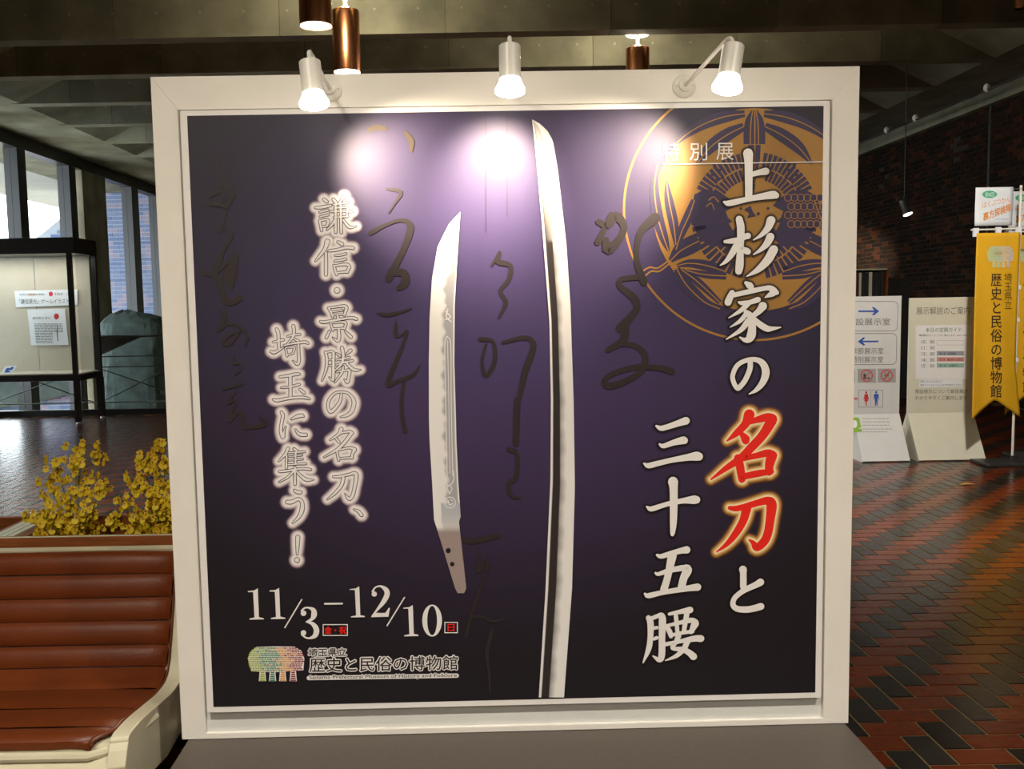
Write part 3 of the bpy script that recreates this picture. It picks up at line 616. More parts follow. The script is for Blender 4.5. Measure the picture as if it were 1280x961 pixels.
T3 = [(380, 235, 80, '300,170,45 345,205,45;170,295,32 260,290,46 400,262,38;235,365,28 360,330,34;240,430,26 370,400,34;235,490,40 250,560,36 265,640,38;240,490,30 330,472,34 365,495,45 345,565,36;265,580,26 350,570,30;440,170,45 480,215,45;600,125,60 570,170,45 530,220,25;440,248,28 660,215,38;460,300,28 560,292,28 650,285,40;400,355,28 560,345,28 720,350,44;450,440,26 660,425,30;655,290,36 645,430,34;475,250,40 475,660,42;550,250,40 560,670,42;460,480,35 420,550,38 340,630,20;590,480,30 650,560,46 700,590,40 785,575,16'),
(380, 285, 80, '350,200,75 320,300,55 250,400,45 170,495,22;330,370,46 330,560,52 330,700,48;510,205,36 570,240,58;375,342,34 500,325,42 640,292,42 735,300,50;470,415,28 560,402,32 630,385,34;460,495,28 560,482,30 630,465,34;450,560,36 470,640,40 490,700,38;460,565,28 620,545,40 680,575,46 645,660,42;490,670,28 650,655,36;495,936,86 499,936,86'),
(385, 365, 80, '310,240,36 350,310,36 370,370,34;300,238,28 420,222,32 540,208,38 575,230,50;580,240,48 545,345,36;350,295,24 520,275,24;370,345,24 530,335,26;445,365,40 455,400,38;185,440,30 240,450,42 450,415,36 650,385,38 725,405,42;340,470,32 375,575,34;340,465,24 480,450,28 560,455,42;570,475,42 545,550,32;380,550,24 540,540,28;462,560,42 465,680,52 445,735,42 370,680,14;320,590,36 275,685,44;560,590,26 620,650,46 645,675,48'),
(385, 430, 80, '260,120,38 280,200,42 275,360,40 210,550,20;280,125,28 350,108,32 385,130,46;385,140,46 382,300,44 380,500,48 368,540,38 315,495,12;300,238,22 370,235,22;300,322,22 370,318,22;430,140,28 480,180,34;640,95,48 570,160,22;510,55,50 530,180,48 500,300,42 400,400,22;420,240,24 520,222,28 620,200,34;420,315,24 550,275,28 670,248,34;560,260,32 640,350,48 710,390,42 790,385,16;430,420,26 562,395,30 622,402,46 610,500,42 590,570,46 545,530,16;530,340,32 500,440,38 400,575,20'),
(385, 480, 80, '500,145,32 480,260,45 400,370,50 335,412,50 300,330,42 320,230,40 400,140,36 520,118,34 620,150,36 690,260,58 660,400,58 580,470,42 490,492,18'),
(390, 530, 80, '440,75,60 400,150,45 270,240,20;430,130,28 500,122,34 560,110,40 600,135,52;590,140,52 500,260,50 380,380,44 180,495,20;360,215,34 405,270,40;375,410,38 400,545,34;385,392,26 560,355,34 640,380,52;640,385,56 605,450,42 600,510,34;400,515,26 610,502,32'),
(390, 580, 80, '320,190,28 420,185,36 560,155,40 630,135,48 665,170,58 645,320,50 610,470,50 555,520,48 495,445,14;470,210,52 440,320,48 350,430,42 230,530,18;630,680,20 700,710,40 745,765,48'),
(325, 395, 80, '250,200,48 275,260,48 280,400,44 285,480,42;195,390,28 350,355,36;165,530,34 220,545,42 350,470,22;500,150,50 510,230,45 490,320,42 410,420,20;410,305,26 500,285,30 600,275,34;510,340,26 570,370,38;360,440,26 540,405,32 680,390,40 720,410,32;385,480,30 405,600,32;390,470,24 500,465,34 515,490,34 490,560,26;400,585,24 500,560,26;575,420,40 580,560,44 585,660,46 560,720,42 490,670,14'),
(325, 455, 80, '300,190,32 420,175,40 540,150,42 590,150,34;455,190,52 458,480,46;320,355,26 450,340,32 590,305,36;600,380,36 660,430,48;200,530,32 260,545,44 450,510,40 640,500,38 740,520,30'),
(330, 510, 80, '260,60,38 285,110,48 265,220,44 255,340,48 285,440,52 300,350,28 325,280,14;410,165,24 500,125,48 570,110,48 590,125,30;475,320,24 510,375,38 570,400,48 630,400,48'),
(330, 555, 80, '360,65,48 320,150,42 220,255,20;340,170,32 335,360,38;450,70,38 490,100,38;370,130,24 500,122,28 610,112,28;475,130,34 475,300,32;370,190,18 570,165,24;370,245,18 580,225,24;365,310,24 500,300,24 630,295,28;235,410,36 350,400,34 560,370,34 700,380,34;465,350,38 465,600,42;440,410,34 350,500,32 225,570,18;490,410,28 570,490,44 640,535,46 745,535,16'),
(335, 610, 110, '290,25,30 320,42,34 355,45,36;210,152,40 260,150,42 330,120,34 370,150,38 372,230,46 340,310,36 270,380,16;325,535,46 322,620,38 318,725,18;315,785,54 317,785,54')]
def strokes(T):
    out = []
    for ox, oy, sz, t in T:
        k = sz / 961
        for p in parse(t): out.append([(ox + a * k, oy + b_ * k, c * k) for a, b_, c in p])
    return out
def glow(name, sts, col_of, reach, step=1.3, lay=7):
    """soft-edged print: a fine mesh whose alpha fades with the distance from the strokes"""
    pts = np.array([(q_[0], q_[1], q_[2] / 2) for s_ in sts for q_ in crom(s_, 5)])
    x0, y0 = pts[:, 0].min() - reach - 4, pts[:, 1].min() - reach - 4; nx = int((pts[:, 0].max() + reach + 4 - x0) / step) + 1; ny = int((pts[:, 1].max() + reach + 4 - y0) / step) + 1
    gx, gy = np.meshgrid(x0 + np.arange(nx) * step, y0 + np.arange(ny) * step); D = np.full(gx.shape, 99.)
    for px, py, pr in pts:
        i0, i1 = int(max(0, (px - x0 - 20) / step)), int((px - x0 + 20) / step) + 1; j0_, j1_ = int(max(0, (py - y0 - 20) / step)), int((py - y0 + 20) / step) + 1
        s_ = np.s_[j0_:j1_, i0:i1]; D[s_] = np.minimum(D[s_], np.hypot(gx[s_] - px, gy[s_] - py) - pr)
    idx = -np.ones(D.shape, int); vs, cs, fs = [], [], []
    need = D < reach + step * 1.5
    for j in range(ny):
        for i in range(nx):
            if need[j, i]: idx[j, i] = len(vs); vs.append(pplane(gx[j, i], gy[j, i], lay)); cs.append(col_of(max(D[j, i], 0)))
    for j in range(ny - 1):
        for i in range(nx - 1):
            q_ = (idx[j, i], idx[j + 1, i], idx[j + 1, i + 1], idx[j, i + 1])
            if min(q_) >= 0: fs.append(q_)
    return color_mesh(name, 'print_glow', po, vs, fs, cs)
s1, s2, s3 = strokes(T1), strokes(T2), strokes(T3)
def sm_(t): t = min(1, max(0, t)); return t * t * (3 - 2 * t)
glow('title_shadow', s1, lambda d: (.012, .007, .008, .85 * (1 - sm_((d - 1.0) / 3.2))), 4.4)
def redglow(d):
    c = mixc((.92, .82, .50), (.62, .30, .05), (d - 1.2) / 3.0); c = mixc(c, (.30, .09, .02), (d - 4.5) / 4); return (*c, 1 - sm_((d - 2.0) / 7.5))
glow('red_title_glow', s2, redglow, 9.6)
def slogglow(d):
    c = mixc((.90, .85, .85), (.50, .30, .42), (d - 3.2) / 5); return (*c, .97 * (1 - sm_((d - 2.4) / 6.4)))
glow('slogan_glow', s3, slogglow, 9)
def letter(name, T, m, lay, grow=0):
    for c_ in T:
        k = pink()
        for s_ in strokes([c_]): k.stroke(s_, grow)
        k.build(name, m, po, lay)
letter('title_character', T1, 'print_white', 9, .15); letter('red_title_character', T2, 'print_red', 9, .25)
letter('slogan_outline', T3, 'print_purple', 9, .55); letter('slogan_character', T3, 'print_white', 10.2, -.30)
k = pink(); k.text('特', 828, 178.5, 849, 200.5).text('別', 862, 178.5, 884, 200.5).text('展', 895.5, 178.5, 917, 200); k.stroke([(829, 205.3, 1.2), (1028.5, 202.3, 1.2)]); k.build('heading_lettering', 'print_white', po, 8.2)
# dates
d = pink(); K1 = 140 / 1280; K2 = 150 / 1280
f1 = lambda L_: [(300 + a * K1, 725 + b_ * K1) for a, b_ in L_]; f2 = lambda L_: [(430 + a * K2, 725 + b_ * K2) for a, b_ in L_]
d.poly(f1([(90, 125), (160, 118), (205, 92), (205, 135), (150, 140), (138, 135), (92, 137)])); d.poly(f1([(150, 138), (205, 130), (217, 436), (166, 440)])); d.poly(f1([(110, 438), (165, 425), (218, 422), (272, 436), (272, 448), (110, 452)]))
d.poly(f1([(338, 118), (405, 112), (447, 88), (449, 130), (398, 135), (386, 130), (338, 130)])); d.poly(f1([(398, 133), (449, 125), (461, 430), (412, 434)])); d.poly(f1([(355, 432), (412, 420), (461, 416), (518, 430), (518, 442), (355, 446)]))
s_ = lambda f, t: [d.stroke([(*f([(a, b_)])[0], c * .113) for a, b_, c in p]) for p in parse(t)]
s_(f1, '705,222,14 513,542,14;725,378,62 727,378,62;705,350,22 740,318,18 790,316,22 840,345,52 845,400,64 820,445,36 760,478,18;770,478,18 830,500,42 872,560,62 860,630,54 800,662,24 750,655,18 710,620,26;725,602,60 727,602,60;970,270,20 1166,268,20')
d.poly(f2([(60, 95), (125, 88), (162, 65), (164, 105), (118, 108), (106, 104), (60, 104)])); d.poly(f2([(116, 106), (164, 100), (175, 388), (130, 392)])); d.poly(f2([(75, 386), (130, 376), (175, 373), (222, 382), (222, 395), (75, 398)]))
s_(f2, '322,148,58 324,148,58;305,120,22 335,78,18 390,65,22 445,100,52 460,150,58 425,225,52 355,315,26 298,385,14;645,185,14 460,485,14')
d.poly(f2([(288, 395), (335, 348), (400, 350), (458, 348), (472, 390)])); d.poly(f2([(440, 350), (478, 295), (490, 297), (474, 390), (455, 390)]))
d.poly(f2([(632, 295), (695, 288), (733, 265), (735, 305), (688, 308), (676, 304), (632, 304)])); d.poly(f2([(686, 306), (735, 300), (745, 590), (698, 594)])); d.poly(f2([(642, 588), (697, 577), (745, 573), (793, 582), (793, 596), (642, 600)]))
cx_, cy_ = f2([(940, 431)])[0]
A = np.linspace(0, 2 * math.pi, 49)
for i in range(48):
    o_ = lambda a: (cx_ + 105 * K2 * math.cos(a), cy_ + 170 * K2 * math.sin(a)); n_ = lambda a: (cx_ + 52 * K2 * math.cos(a), cy_ + 156 * K2 * math.sin(a)); d.poly([n_(A[i]), o_(A[i]), o_(A[i + 1]), n_(A[i + 1])])
d.build('date_lettering', 'print_white', po, 8)
bx = pink(); bx.frame(403.4, 780, 434.8, 794.6, 1.1).frame(555.5, 777.2, 572.3, 791.2, 1.1); bx.build('date_boxes', 'print_white', po, 8)
k = pink(); k.text('金・祝', 405.7, 783, 432.6, 792, bold=.25).text('日', 559.6, 780, 567.8, 788.8, bold=.25); k.build('weekday_lettering', 'print_red', po, 8)
# museum name with its row-of-trees emblem
def museum(tgt, b_): 
    tgt.text('埼玉県立', 385.5, 810.6, 433, 820.4, -.016, b_).text('歴史と民俗の博物館', 387, 822.4, 572, 840, -.017, b_).text('Saitama Prefectural Museum of History and Folklore', 386.6, 844.4, 571, 850, -.016, b_ * .75 if b_ > .5 else 0)
k = pink(); museum(k, 1.5)
for x0, x1, y in ((386, 571, 847.3),): k.stroke([(x0, y, 5.5), (x1, y - 3, 5.5)])
mh = k.build('museum_name_halo', 'print_white', po, 8); k = pink(); museum(k, .12); k.build('museum_name', 'print_black', mh, 9.5)
KL = 140 / 1280; fl = lambda a, b_: (300 + a * KL, 790 + b_ * KL)
k = pink(); k.poly([fl(*p) for p in ((88, 300), (118, 225), (190, 168), (400, 162), (620, 165), (700, 210), (736, 300), (725, 435), (400, 458), (130, 448))])
for x in (257, 372, 488, 608): k.poly([fl(x - 32, 440), fl(x + 32, 440), fl(x + 42, 560), fl(x - 42, 560)])
eb = k.build('emblem_backing', 'print_white', po, 8)
mat('em_lime', (.36, .48, .01), .4); mat('em_green', (.01, .24, .12), .4); mat('em_orange', (.78, .33, .03), .4); mat('em_red', (.28, .005, .02), .4)
def emblem(mk, parent, f, mats_, lay, sc=1):
    rnd = random.Random(2); cols = {m: mk() for m in mats_}
    for r_ in range(13):
        y = 182 + r_ * 21.5; hw = 318 * (1 - abs((y - 320) / 230) ** 3) ; x = 412 - hw
        while x < 412 + hw - 20:
            t = (x - 100) / 620; base = t * 4 - .5 + rnd.uniform(-.55, .55); m = mats_[int(min(3, max(0, round(base))))]; l = rnd.choice((18, 26, 34))
            cols[m].poly([f(x, y - 6.5), f(x + l, y - 6.5), f(x + l, y + 6.5), f(x, y + 6.5)]); x += l + 5
    for x, m in zip((257, 372, 488, 608), mats_):
        for i in range(5):
            y = 462 + i * 22; w_ = 20 + i * 3; cols[m].poly([f(x - w_, y - 7), f(x + w_, y - 7), f(x + w_, y + 7), f(x - w_, y + 7)])
    for m, k in cols.items(): k.build('emblem_dashes', m, parent, lay)['kind'] = 'stuff'
emblem(pink, eb, fl, ('em_lime', 'em_green', 'em_orange', 'em_red'), 9)

# ---- the three clamp spotlights on the panel's head rail
def spot(label, disc, top, bot, flare, hook, aim, side):
    """disc, top, bot, flare: picture points of the wall plate, housing top, housing mouth and lamp rim"""
    c = pan(*disc, DP); t = thing('spotlight', label, 'spotlight', c, 'spotlights on the panel head rail')
    nrm = -PN
    wp = MB().lathe(c, [(.031, 0), (.031, .004), (.028, .007), (.016, .009), (.016, .014), (.010, .018)], nrm, 28).build('wall_plate', 'white_metal', t, smooth=True)
    for s_ in (-1, 1): MB().lathe(c + PX * .022 * s_ + nrm * .005, [(.0028, 0), (.0028, .004)], nrm, 8).build('screw', 'steel', wp)
    DH = 2.27; T = pan(*top, DH); B = pan(*bot, DH - .012); Fl = pan(*flare, DH - .02); HK = pan(*hook, DH + .01)
    ax = (B - T) / np.linalg.norm(B - T); h = np.linalg.norm(B - T); r_ = .0262
    k0 = c + nrm * .014
    path = crom([k0, k0 + nrm * .03 + (HK - k0) * .12, k0 + (HK - k0) * .85 + np.array([0, 0, .004]), HK + np.array([0, 0, .0]), T + ax * -.004 + (HK - T) * .25, T + ax * .01], 5)
    MB().tube(path, .0052, 8).build('arm', 'white_metal', t, smooth=True)
    hs = MB().lathe(T, [(.004, -.001), (r_ - .002, 0), (r_, .002), (r_, h * .98)], ax, 32, cap=True).build('lamp_housing', 'white_metal', t, smooth=True)
    MB().lathe(T - ax * .001 - nrm * -.012, [(.0022, -.001), (.0022, .001)], ax, 8).build('screw', 'fixture_dark', hs)
    hf = np.linalg.norm(Fl - B)
    MB().lathe(B - ax * .004, [(r_ * .93, 0), (r_ * 1.0, .006), (.0362, hf * .75), (.0355, hf * .95), (.028, hf * 1.05), (.0, hf * 1.08)], ax, 32, cap=False).build('reflector_bulb', 'bulb_glow', hs, smooth=True)
    l = bpy.data.lights.new('spot_beam', 'SPOT'); l.energy = SPOT_W; l.color = WARM; l.spot_size = math.radians(76); l.spot_blend = 1.0; l.shadow_soft_size = .03
    o = bpy.data.objects.new('spot_beam', l); COL.objects.link(o); P_ = Fl + ax * .02; o.location = P_
    A_ = pan(*aim, DF); o.rotation_euler = (Vector(A_) - Vector(P_)).to_track_quat('-Z', 'Y').to_euler()
spot('left of three white spotlights clamped to the panel top', (413, 112), (387, 77), (391.5, 117), (393, 134), (386.5, 65), (508, 218), 1)
spot('middle one of three white spotlights clamped to the panel top', (634, 108), (637, 57), (637.5, 100), (637.5, 118), (637, 47), (618, 225), 0)
spot('right spotlight on a long slanting arm above the crest', (855, 108), (917, 57), (911, 96), (907, 114), (912, 48), (772, 225), -1)

# ================================================================== BENCH (moulded shell with channelled leather cushion)
bn = thing('lounge_bench', 'brown channel-quilted leather bench in a cream moulded shell', 'bench', (-2.0, 2.7, 0))
XL, XR = -3.0, -.990
# cushion section (y, z): front lip, seat, hollow, back, top
sec = [(2.335, .372), (2.345, .398), (2.42, .400), (2.50, .392), (2.60, .378), (2.70, .366), (2.775, .372), (2.815, .405), (2.840, .455), (2.862, .513), (2.884, .570), (2.905, .628), (2.926, .685), (2.945, .724), (2.965, .731), (2.985, .728)]
cs_ = crom([(a, b_, 0) for a, b_ in sec], 5); cs_ = [np.array([p[0], p[1]]) for p in cs_]
def seg_at(z, back=True):  # point of the section at picture seam
    return z
cum = [0]
for i in range(1, len(cs_)): cum.append(cum[-1] + np.linalg.norm(cs_[i] - cs_[i - 1]))
def at_len(l):
    return np.array([np.interp(l, cum, [p[0] for p in cs_]), np.interp(l, cum, [p[1] for p in cs_])])
seams = []
for yy in (912, 889, 866, 838, 808, 778, 748.5, 718.5):      # seam heights seen at the bench's right half
    best = min(range(len(cs_)), key=lambda i: abs(proj((-1.6, cs_[i][0], cs_[i][1]))[1] - yy) + (0 if cs_[i][1] < .75 else 9)); seams.append(cum[best])
seams = [0] + sorted(seams) + [cum[-1]]
for k in range(len(seams) - 1):
    l0, l1 = seams[k], seams[k + 1]; n = 9; rowsv = []
    hgt = .011 if k >= 3 else .006
    for i in range(n + 1):
        t = i / n; l = l0 + (l1 - l0) * (.02 + .96 * t); p = at_len(l); q_ = at_len(min(l + .004, cum[-1])) - at_len(max(l - .004, 0)); q_ /= np.linalg.norm(q_) or 1
        nr = np.array([-q_[1], q_[0]]); rowsv.append(p + nr * (hgt * (1 - abs(2 * t - 1) ** 2.6) + .002))
    xs = [XL, XL + .02] + list(np.linspace(XL + .3, XR - .16, 6)) + [XR - .06, XR - .025, XR - .006, XR]
    sk = [0, 0] + [0] * 6 + [0, -.002, -.010, -.022]
    vs = []; fs = []
    for j, x in enumerate(xs):
        for i, p in enumerate(rowsv):
            wob = .0012 * math.sin(x * 23 + k * 2) * (1 if j > 1 else 0)
            # right edge folds down into the shell, front-right corner is rounded
            xx = x - (max(0, .05 - (p[0] - 2.335)) ** 1 * .9 if j > 7 else 0)
            nr2 = np.array([-1, .15]) if k >= 3 else np.array([0, 1.])
            vs.append((xx, p[0] - (sk[j] * (-.9) if k >= 3 else 0) , p[1] + (sk[j] if k < 3 else 0) + wob))
    m_ = len(rowsv)
    for j in range(len(xs) - 1):
        for i in range(m_ - 1): fs.append((j * m_ + i, (j + 1) * m_ + i, (j + 1) * m_ + i + 1, j * m_ + i + 1))
    MB().add(vs, fs).build('cushion_channel', 'brown_leather', bn, smooth=True)
# dark backing under the seams
mb = MB(); vs = []; fs = []
for x in (XL, XR - .05):
    for p in cs_: vs.append((x, p[0] + .002, p[1] - .003))
m_ = len(cs_)
for i in range(m_ - 1): fs.append((i, m_ + i, m_ + i + 1, i + 1))
mb.add(vs, fs).build('cushion_core', 'seam_brown', bn)
# piping along the right edge
MB().tube([(XR - .002 - max(0, .05 - (p[0] - 2.335)) * .9, p[0] - .012, p[1] + .004) for p in cs_[2:]], .007, 8).build('piping', 'brown_leather', bn, smooth=True)
# cream shell: outer lip following the section, and its thick body
def offs(d):
    out = []
    for i, p in enumerate(cs_):
        q_ = cs_[min(i + 1, len(cs_) - 1)] - cs_[max(i - 1, 0)]; q_ = q_ / (np.linalg.norm(q_) or 1); out.append(p - np.array([-q_[1], q_[0]]) * d)
    return out
inner = [np.array([2.318, .372])] + [p + np.array([-.006, .006]) for p in cs_[2:]]
outer = [(2.30, .335), (2.31, .30), (2.42, .23), (2.62, .20), (2.80, .22), (2.93, .30), (3.0, .42), (3.035, .60), (3.05, .73), (3.03, .741), (2.99, .739)]
prof = [(p[0], p[1]) for p in inner] + outer[::-1]
def shell_side(xa, xb):
    # cheek: wider outside, softly rounded
    A_ = [(xa, a, b_) for a, b_ in prof]; cen = (2.75, .45)
    B_ = [(xb, cen[0] + (a - cen[0]) * .985, cen[1] + (b_ - cen[1]) * .985) for a, b_ in prof]
    return MB().prism(B_, A_)
shell_side(XR + .002, XR + .05).build('shell_cheek', 'cream_shell', bn, bevel=.0025)
und = [(p[0], p[1] - .012) if p[0] < 2.8 else (p[0] + .012, p[1] - .004) for p in cs_] + [(a, b_) for a, b_ in outer[::-1]]
MB().prism([(XR + .004, a, b_) for a, b_ in und], [(XL, a, b_) for a, b_ in und]).build('shell_body', 'cream_shell', bn)
MB().tube([(XL, 2.318, .362), (XR - .05, 2.318, .362), (XR - .01, 2.335, .366), (XR + .035, 2.42, .372), (XR + .045, 2.55, .362)], .013, 8).build('front_lip', 'cream_shell', bn, smooth=True)
for x in (-1.12, -2.7):
    MB().tube(crom([(x + .0, 2.34, .0), (x + .02, 2.36, .16), (x + .05, 2.45, .24), (x + .06, 2.6, .25)], 5), .02, 8).build('leg', 'cream_shell', bn, smooth=True)
    MB().tube(crom([(x + .0, 2.98, .0), (x + .02, 2.96, .14), (x + .05, 2.85, .24), (x + .06, 2.7, .25)], 5), .02, 8).build('leg', 'cream_shell', bn, smooth=True)
MB().tube(crom([(-.90, 2.33, .0), (-.865, 2.37, .11), (-.845, 2.48, .195), (-.86, 2.62, .235), (-.93, 2.75, .25)], 6), .011, 8).build('leg', 'cream_shell', bn, smooth=True)

# ================================================================== PLANTERS AND ORCHIDS
def planter(x0, x1, label):
    t = thing('planter', label, 'planter', ((x0 + x1) / 2, 3.38, 0), 'brown board planters')
    y0, y1, zt_ = 3.10, 3.66, .705
    fb_ = MB().box((x0, y0, zt_ - .032), (x1, y0 + .03, .757)).build('front_board', 'brown_wood', t, bevel=.002)
    MB().box((x0, y0 + .004, .04), (x1, y0 + .026, zt_ - .034)).build('front_board', 'brown_wood', t)
    MB().box((x0, y1 - .03, .1), (x1, y1, zt_ + .005)).build('back_board', 'brown_wood', t, bevel=.002)
    MB().box((x0, y0 + .03, .1), (x0 + .03, y1 - .03, zt_)).build('side_board', 'brown_wood', t, bevel=.002)
    MB().box((x1 - .03, y0 + .03, .1), (x1, y1 - .03, zt_)).build('side_board', 'brown_wood', t, bevel=.002)
    MB().box((x0 + .03, y0 + .03, .3), (x1 - .03, y1 - .03, zt_ - .14)).build('soil', 'soil', t)
    MB().box((x0 + .05, y0 + .02, 0), (x1 - .05, y1 - .02, .1)).build('plinth', 'dark_frame', t)
    MB().box((x0 + .01, y0 + .002, .7572), (x1 - .01, y0 + .008, .760)).build('cream_trim', 'cream_edge', fb_)
    return t
planter(-1.715, -.86, 'brown wooden planter behind the bench holding the yellow orchids')
planter(-2.75, -1.80, 'brown wooden planter at the far left edge, without flowers in view')
cd = thing('cream_channel', 'cream ridged strip between the two brown planters', 'trim strip', (-1.757, 3.38, 0))
for x in (-1.798, -1.770, -1.742): MB().box((x, 3.10, .60), (x + .024, 3.66, .712)).build('slat', 'cream_edge', cd)
MB().box((-1.797, 3.12, 0), (-1.719, 3.64, .60)).build('core', 'dark_frame', cd)
def petal_mesh():
    mb = MB(); 
    for k, (a, l, w_) in enumerate(((90, .009, .006), (18, .009, .007), (162, .009, .007), (250, .008, .006), (290, .008, .006))):
        A_ = math.radians(a); d_ = Vector((math.cos(A_), 0, math.sin(A_))); s_ = Vector((-math.sin(A_), 0, math.cos(A_)))
        mb.add([(0, 0, 0), d_ * l * .6 + s_ * w_ * .5 + Vector((0, -.002, 0)), d_ * l + Vector((0, -.0005, 0)), d_ * l * .6 - s_ * w_ * .5 + Vector((0, -.002, 0))], [(0, 1, 2, 3)])
    return mb
pmsh = bpy.data.meshes.new('blossom'); mb = petal_mesh()
lip = [(-.001, -.003, 0), (-.009, -.0045, -.006), (-.0075, -.005, -.013), (0, -.004, -.0165), (.0075, -.005, -.013), (.009, -.0045, -.006), (.001, -.003, 0)]
n0 = len(mb.v); mb.add(lip, [tuple(range(7))]); mb.add([(-.003, -.0052, -.001), (0, -.0058, -.006), (.003, -.0052, -.001), (0, -.0056, .003)], [(0, 1, 2, 3)])
pmsh.from_pydata([tuple(v) for v in mb.v], [], mb.f); pmsh.materials.append(MATS['petal']); pmsh.materials.append(MATS['lip']); pmsh.polygons[len(mb.f) - 1].material_index = 1
def orchid(label, cx, cy, sprays, seed, leaves):
    rnd = random.Random(seed); t = thing('orchid_plant', label, 'flowers', (cx, cy, .565), 'bunches of yellow orchids')
    for (dx, dy, z1, bend) in sprays:
        dx *= 1.25; z1 = .56 + (z1 - .56) * 1.24
        top = np.array([cx + dx, cy + dy, z1]); path = crom([(cx + rnd.uniform(-.02, .02), cy + rnd.uniform(-.02, .02), .56), (cx + dx * .3, cy + dy * .3, .56 + (z1 - .56) * .5), (cx + dx * .75, cy + dy * .7, .56 + (z1 - .56) * .9), top], 6)
        MB().tube(path, .0016, 5).build('flower_stem', 'stem_green', t)
        for _ in range(24):
                p = path[rnd.randrange(5, len(path))]
                o = bpy.data.objects.new('blossom', pmsh); COL.objects.link(o); o.parent = t; s_ = rnd.uniform(1.1, 1.6); o.scale = (s_, s_, s_)
                o.location = Vector(p + np.array([rnd.uniform(-.03, .03), rnd.uniform(-.03, .02), rnd.uniform(-.025, .025)])) - t.location
                o.rotation_euler = (rnd.uniform(-.5, .5), rnd.uniform(-.6, .6), rnd.uniform(-.8, .8))
    for (dx, dz, w_) in leaves:
        pts = crom([(cx + dx * .1, cy - .03, .56), (cx + dx * .5, cy - .05, .58 + dz), (cx + dx, cy - .07, .57 + dz * .7)], 5); vs = []; fs = []
        for i, p in enumerate(pts):
            h = w_ * math.sin(math.pi * (.12 + .86 * i / (len(pts) - 1))); vs += [(p[0] - h * .35, p[1] - .01, p[2] - h * .6), (p[0], p[1], p[2] - .004), (p[0] + h * .35, p[1] + .01, p[2] + h * .6)]
        for i in range(len(pts) - 1):
            for q_ in (0, 1): a = i * 3 + q_; fs.append((a, a + 3, a + 4, a + 1))
        o = MB().add(vs, fs).build('leaf', 'leaf_green', t, smooth=True); sd = o.modifiers.new('thick', 'SOLIDIFY'); sd.thickness = .0015
o1 = atz(88, 668, .58); 
orchid('full bunch of small yellow orchids at the left of the planter', -1.50, 3.36, [(-.13, 0, .74, 0), (-.10, .02, .83, 0), (-.055, -.02, .90, 0), (0.0, .02, .945, 0), (.03, -.03, .90, 0), (.075, .02, .93, 0), (.105, -.02, .83, 0), (.11, .03, .72, 0), (.0, -.06, .80, 0), (-.05, -.07, .76, 0), (.05, -.06, .76, 0), (-.10, -.05, .70, 0), (.0, -.08, .69, 0)], 3, [(-.07, .03, .022), (.09, .05, .026), (.03, .02, .024), (-.02, .01, .02), (.10, .0, .02), (-.16, .07, .008)])
orchid('bunch of yellow orchids partly hidden by the white display panel', -1.185, 3.36, [(-.115, 0, .78, 0), (-.09, .02, .85, 0), (-.05, -.02, .92, 0), (0.0, .02, .955, 0), (.03, -.03, .90, 0), (.07, .02, .93, 0), (.10, -.02, .83, 0), (.0, -.06, .80, 0), (-.04, -.07, .74, 0), (.05, -.06, .78, 0), (-.07, -.05, .70, 0), (.0, -.08, .68, 0)], 7, [(-.06, .03, .022), (.07, .05, .026), (.03, .02, .024), (-.10, .02, .008)])

# ================================================================== DISPLAY CASE
dc = thing('display_case', 'black framed glass display case with beige interior by the window wall', 'display case', (-6.4, 12.85, 0))
xa, xb, ya, yb = -7.32, -5.40, 12.476, 13.22
MB().box((xa, ya, 2.335), (xb, yb, 2.55)).build('header', 'case_black', dc, bevel=.005)
MB().box((xa, ya, .60), (xb, yb, .685)).build('base_tray', 'case_black', dc, bevel=.004)
MB().box((xa + .04, ya + .04, .686), (xb - .04, yb - .04, .70)).build('interior_floor', 'case_beige', dc)
for x in (xa, -6.385, xb - .06 - .07): pass
for x, y in ((xb - .115, ya), (xb - .06, yb - .07), (xa, ya), (xa, yb - .07)):
    MB().box((x, y, .685), (x + .06, y + .06, 2.335)).build('corner_post', 'case_black', dc)
    MB().box((x, y, .03), (x + .07, y + .07, .60)).build('leg', 'case_black', dc); MB().lathe((x + .035, y + .035, 0), [(.035, 0), (.035, .012), (.015, .03)], n=12).build('foot', 'steel', dc)
for k, (x0, x1) in enumerate(((xa + .02, -6.295), (-6.283, -5.50))): MB().box((x0, yb - .05, .70), (x1, yb - .03, 2.335)).build('back_panel', 'case_beige', dc)
MB().box((xb - .03, ya + .08, .70), (xb - .02, yb - .07, 2.335)).build('side_glass', 'glass', dc)
MB().box((xa + .06, ya + .005, .70), (xb - .12, ya + .012, 2.335)).build('front_glass', 'glass', dc)
l = bpy.data.lights.new('case_light', 'AREA'); l.shape = 'RECTANGLE'; l.size = 1.6; l.size_y = .05; l.energy = 8; l.color = (1, .95, .86); o = bpy.data.objects.new('case_light', l); COL.objects.link(o); o.location = (-6.35, ya + .3, 2.33)
yp = yb - .055
def flat_sheet(name, label, cat, corners, Yv, m='paper', th=.004, group=None):
    q_ = [aty(x, y, Yv) for x, y in corners]
    mb = MB().prism(q_[::-1], [p + np.array([0, th, 0]) for p in q_[::-1]]); o = mb.build(name, m); tag(o, label, cat, group)
    return o
Ypl = yp - .01
PS = lambda x, y, layer=0: aty(x, y, Ypl - .0012 - .0008 * layer)
n1 = flat_sheet('title_notice', 'wide white notice strip at the top inside the display case', 'notice', ((18, 363.5), (96, 361.5), (97, 362), (97, 381), (20, 384)), Ypl)
k = Ink(PS); k.text('「謙信景光」ゲームイラスト展', 24, 373.5, 92, 380, -.01); k.build('notice_lettering', 'ink_grey', n1, 1)
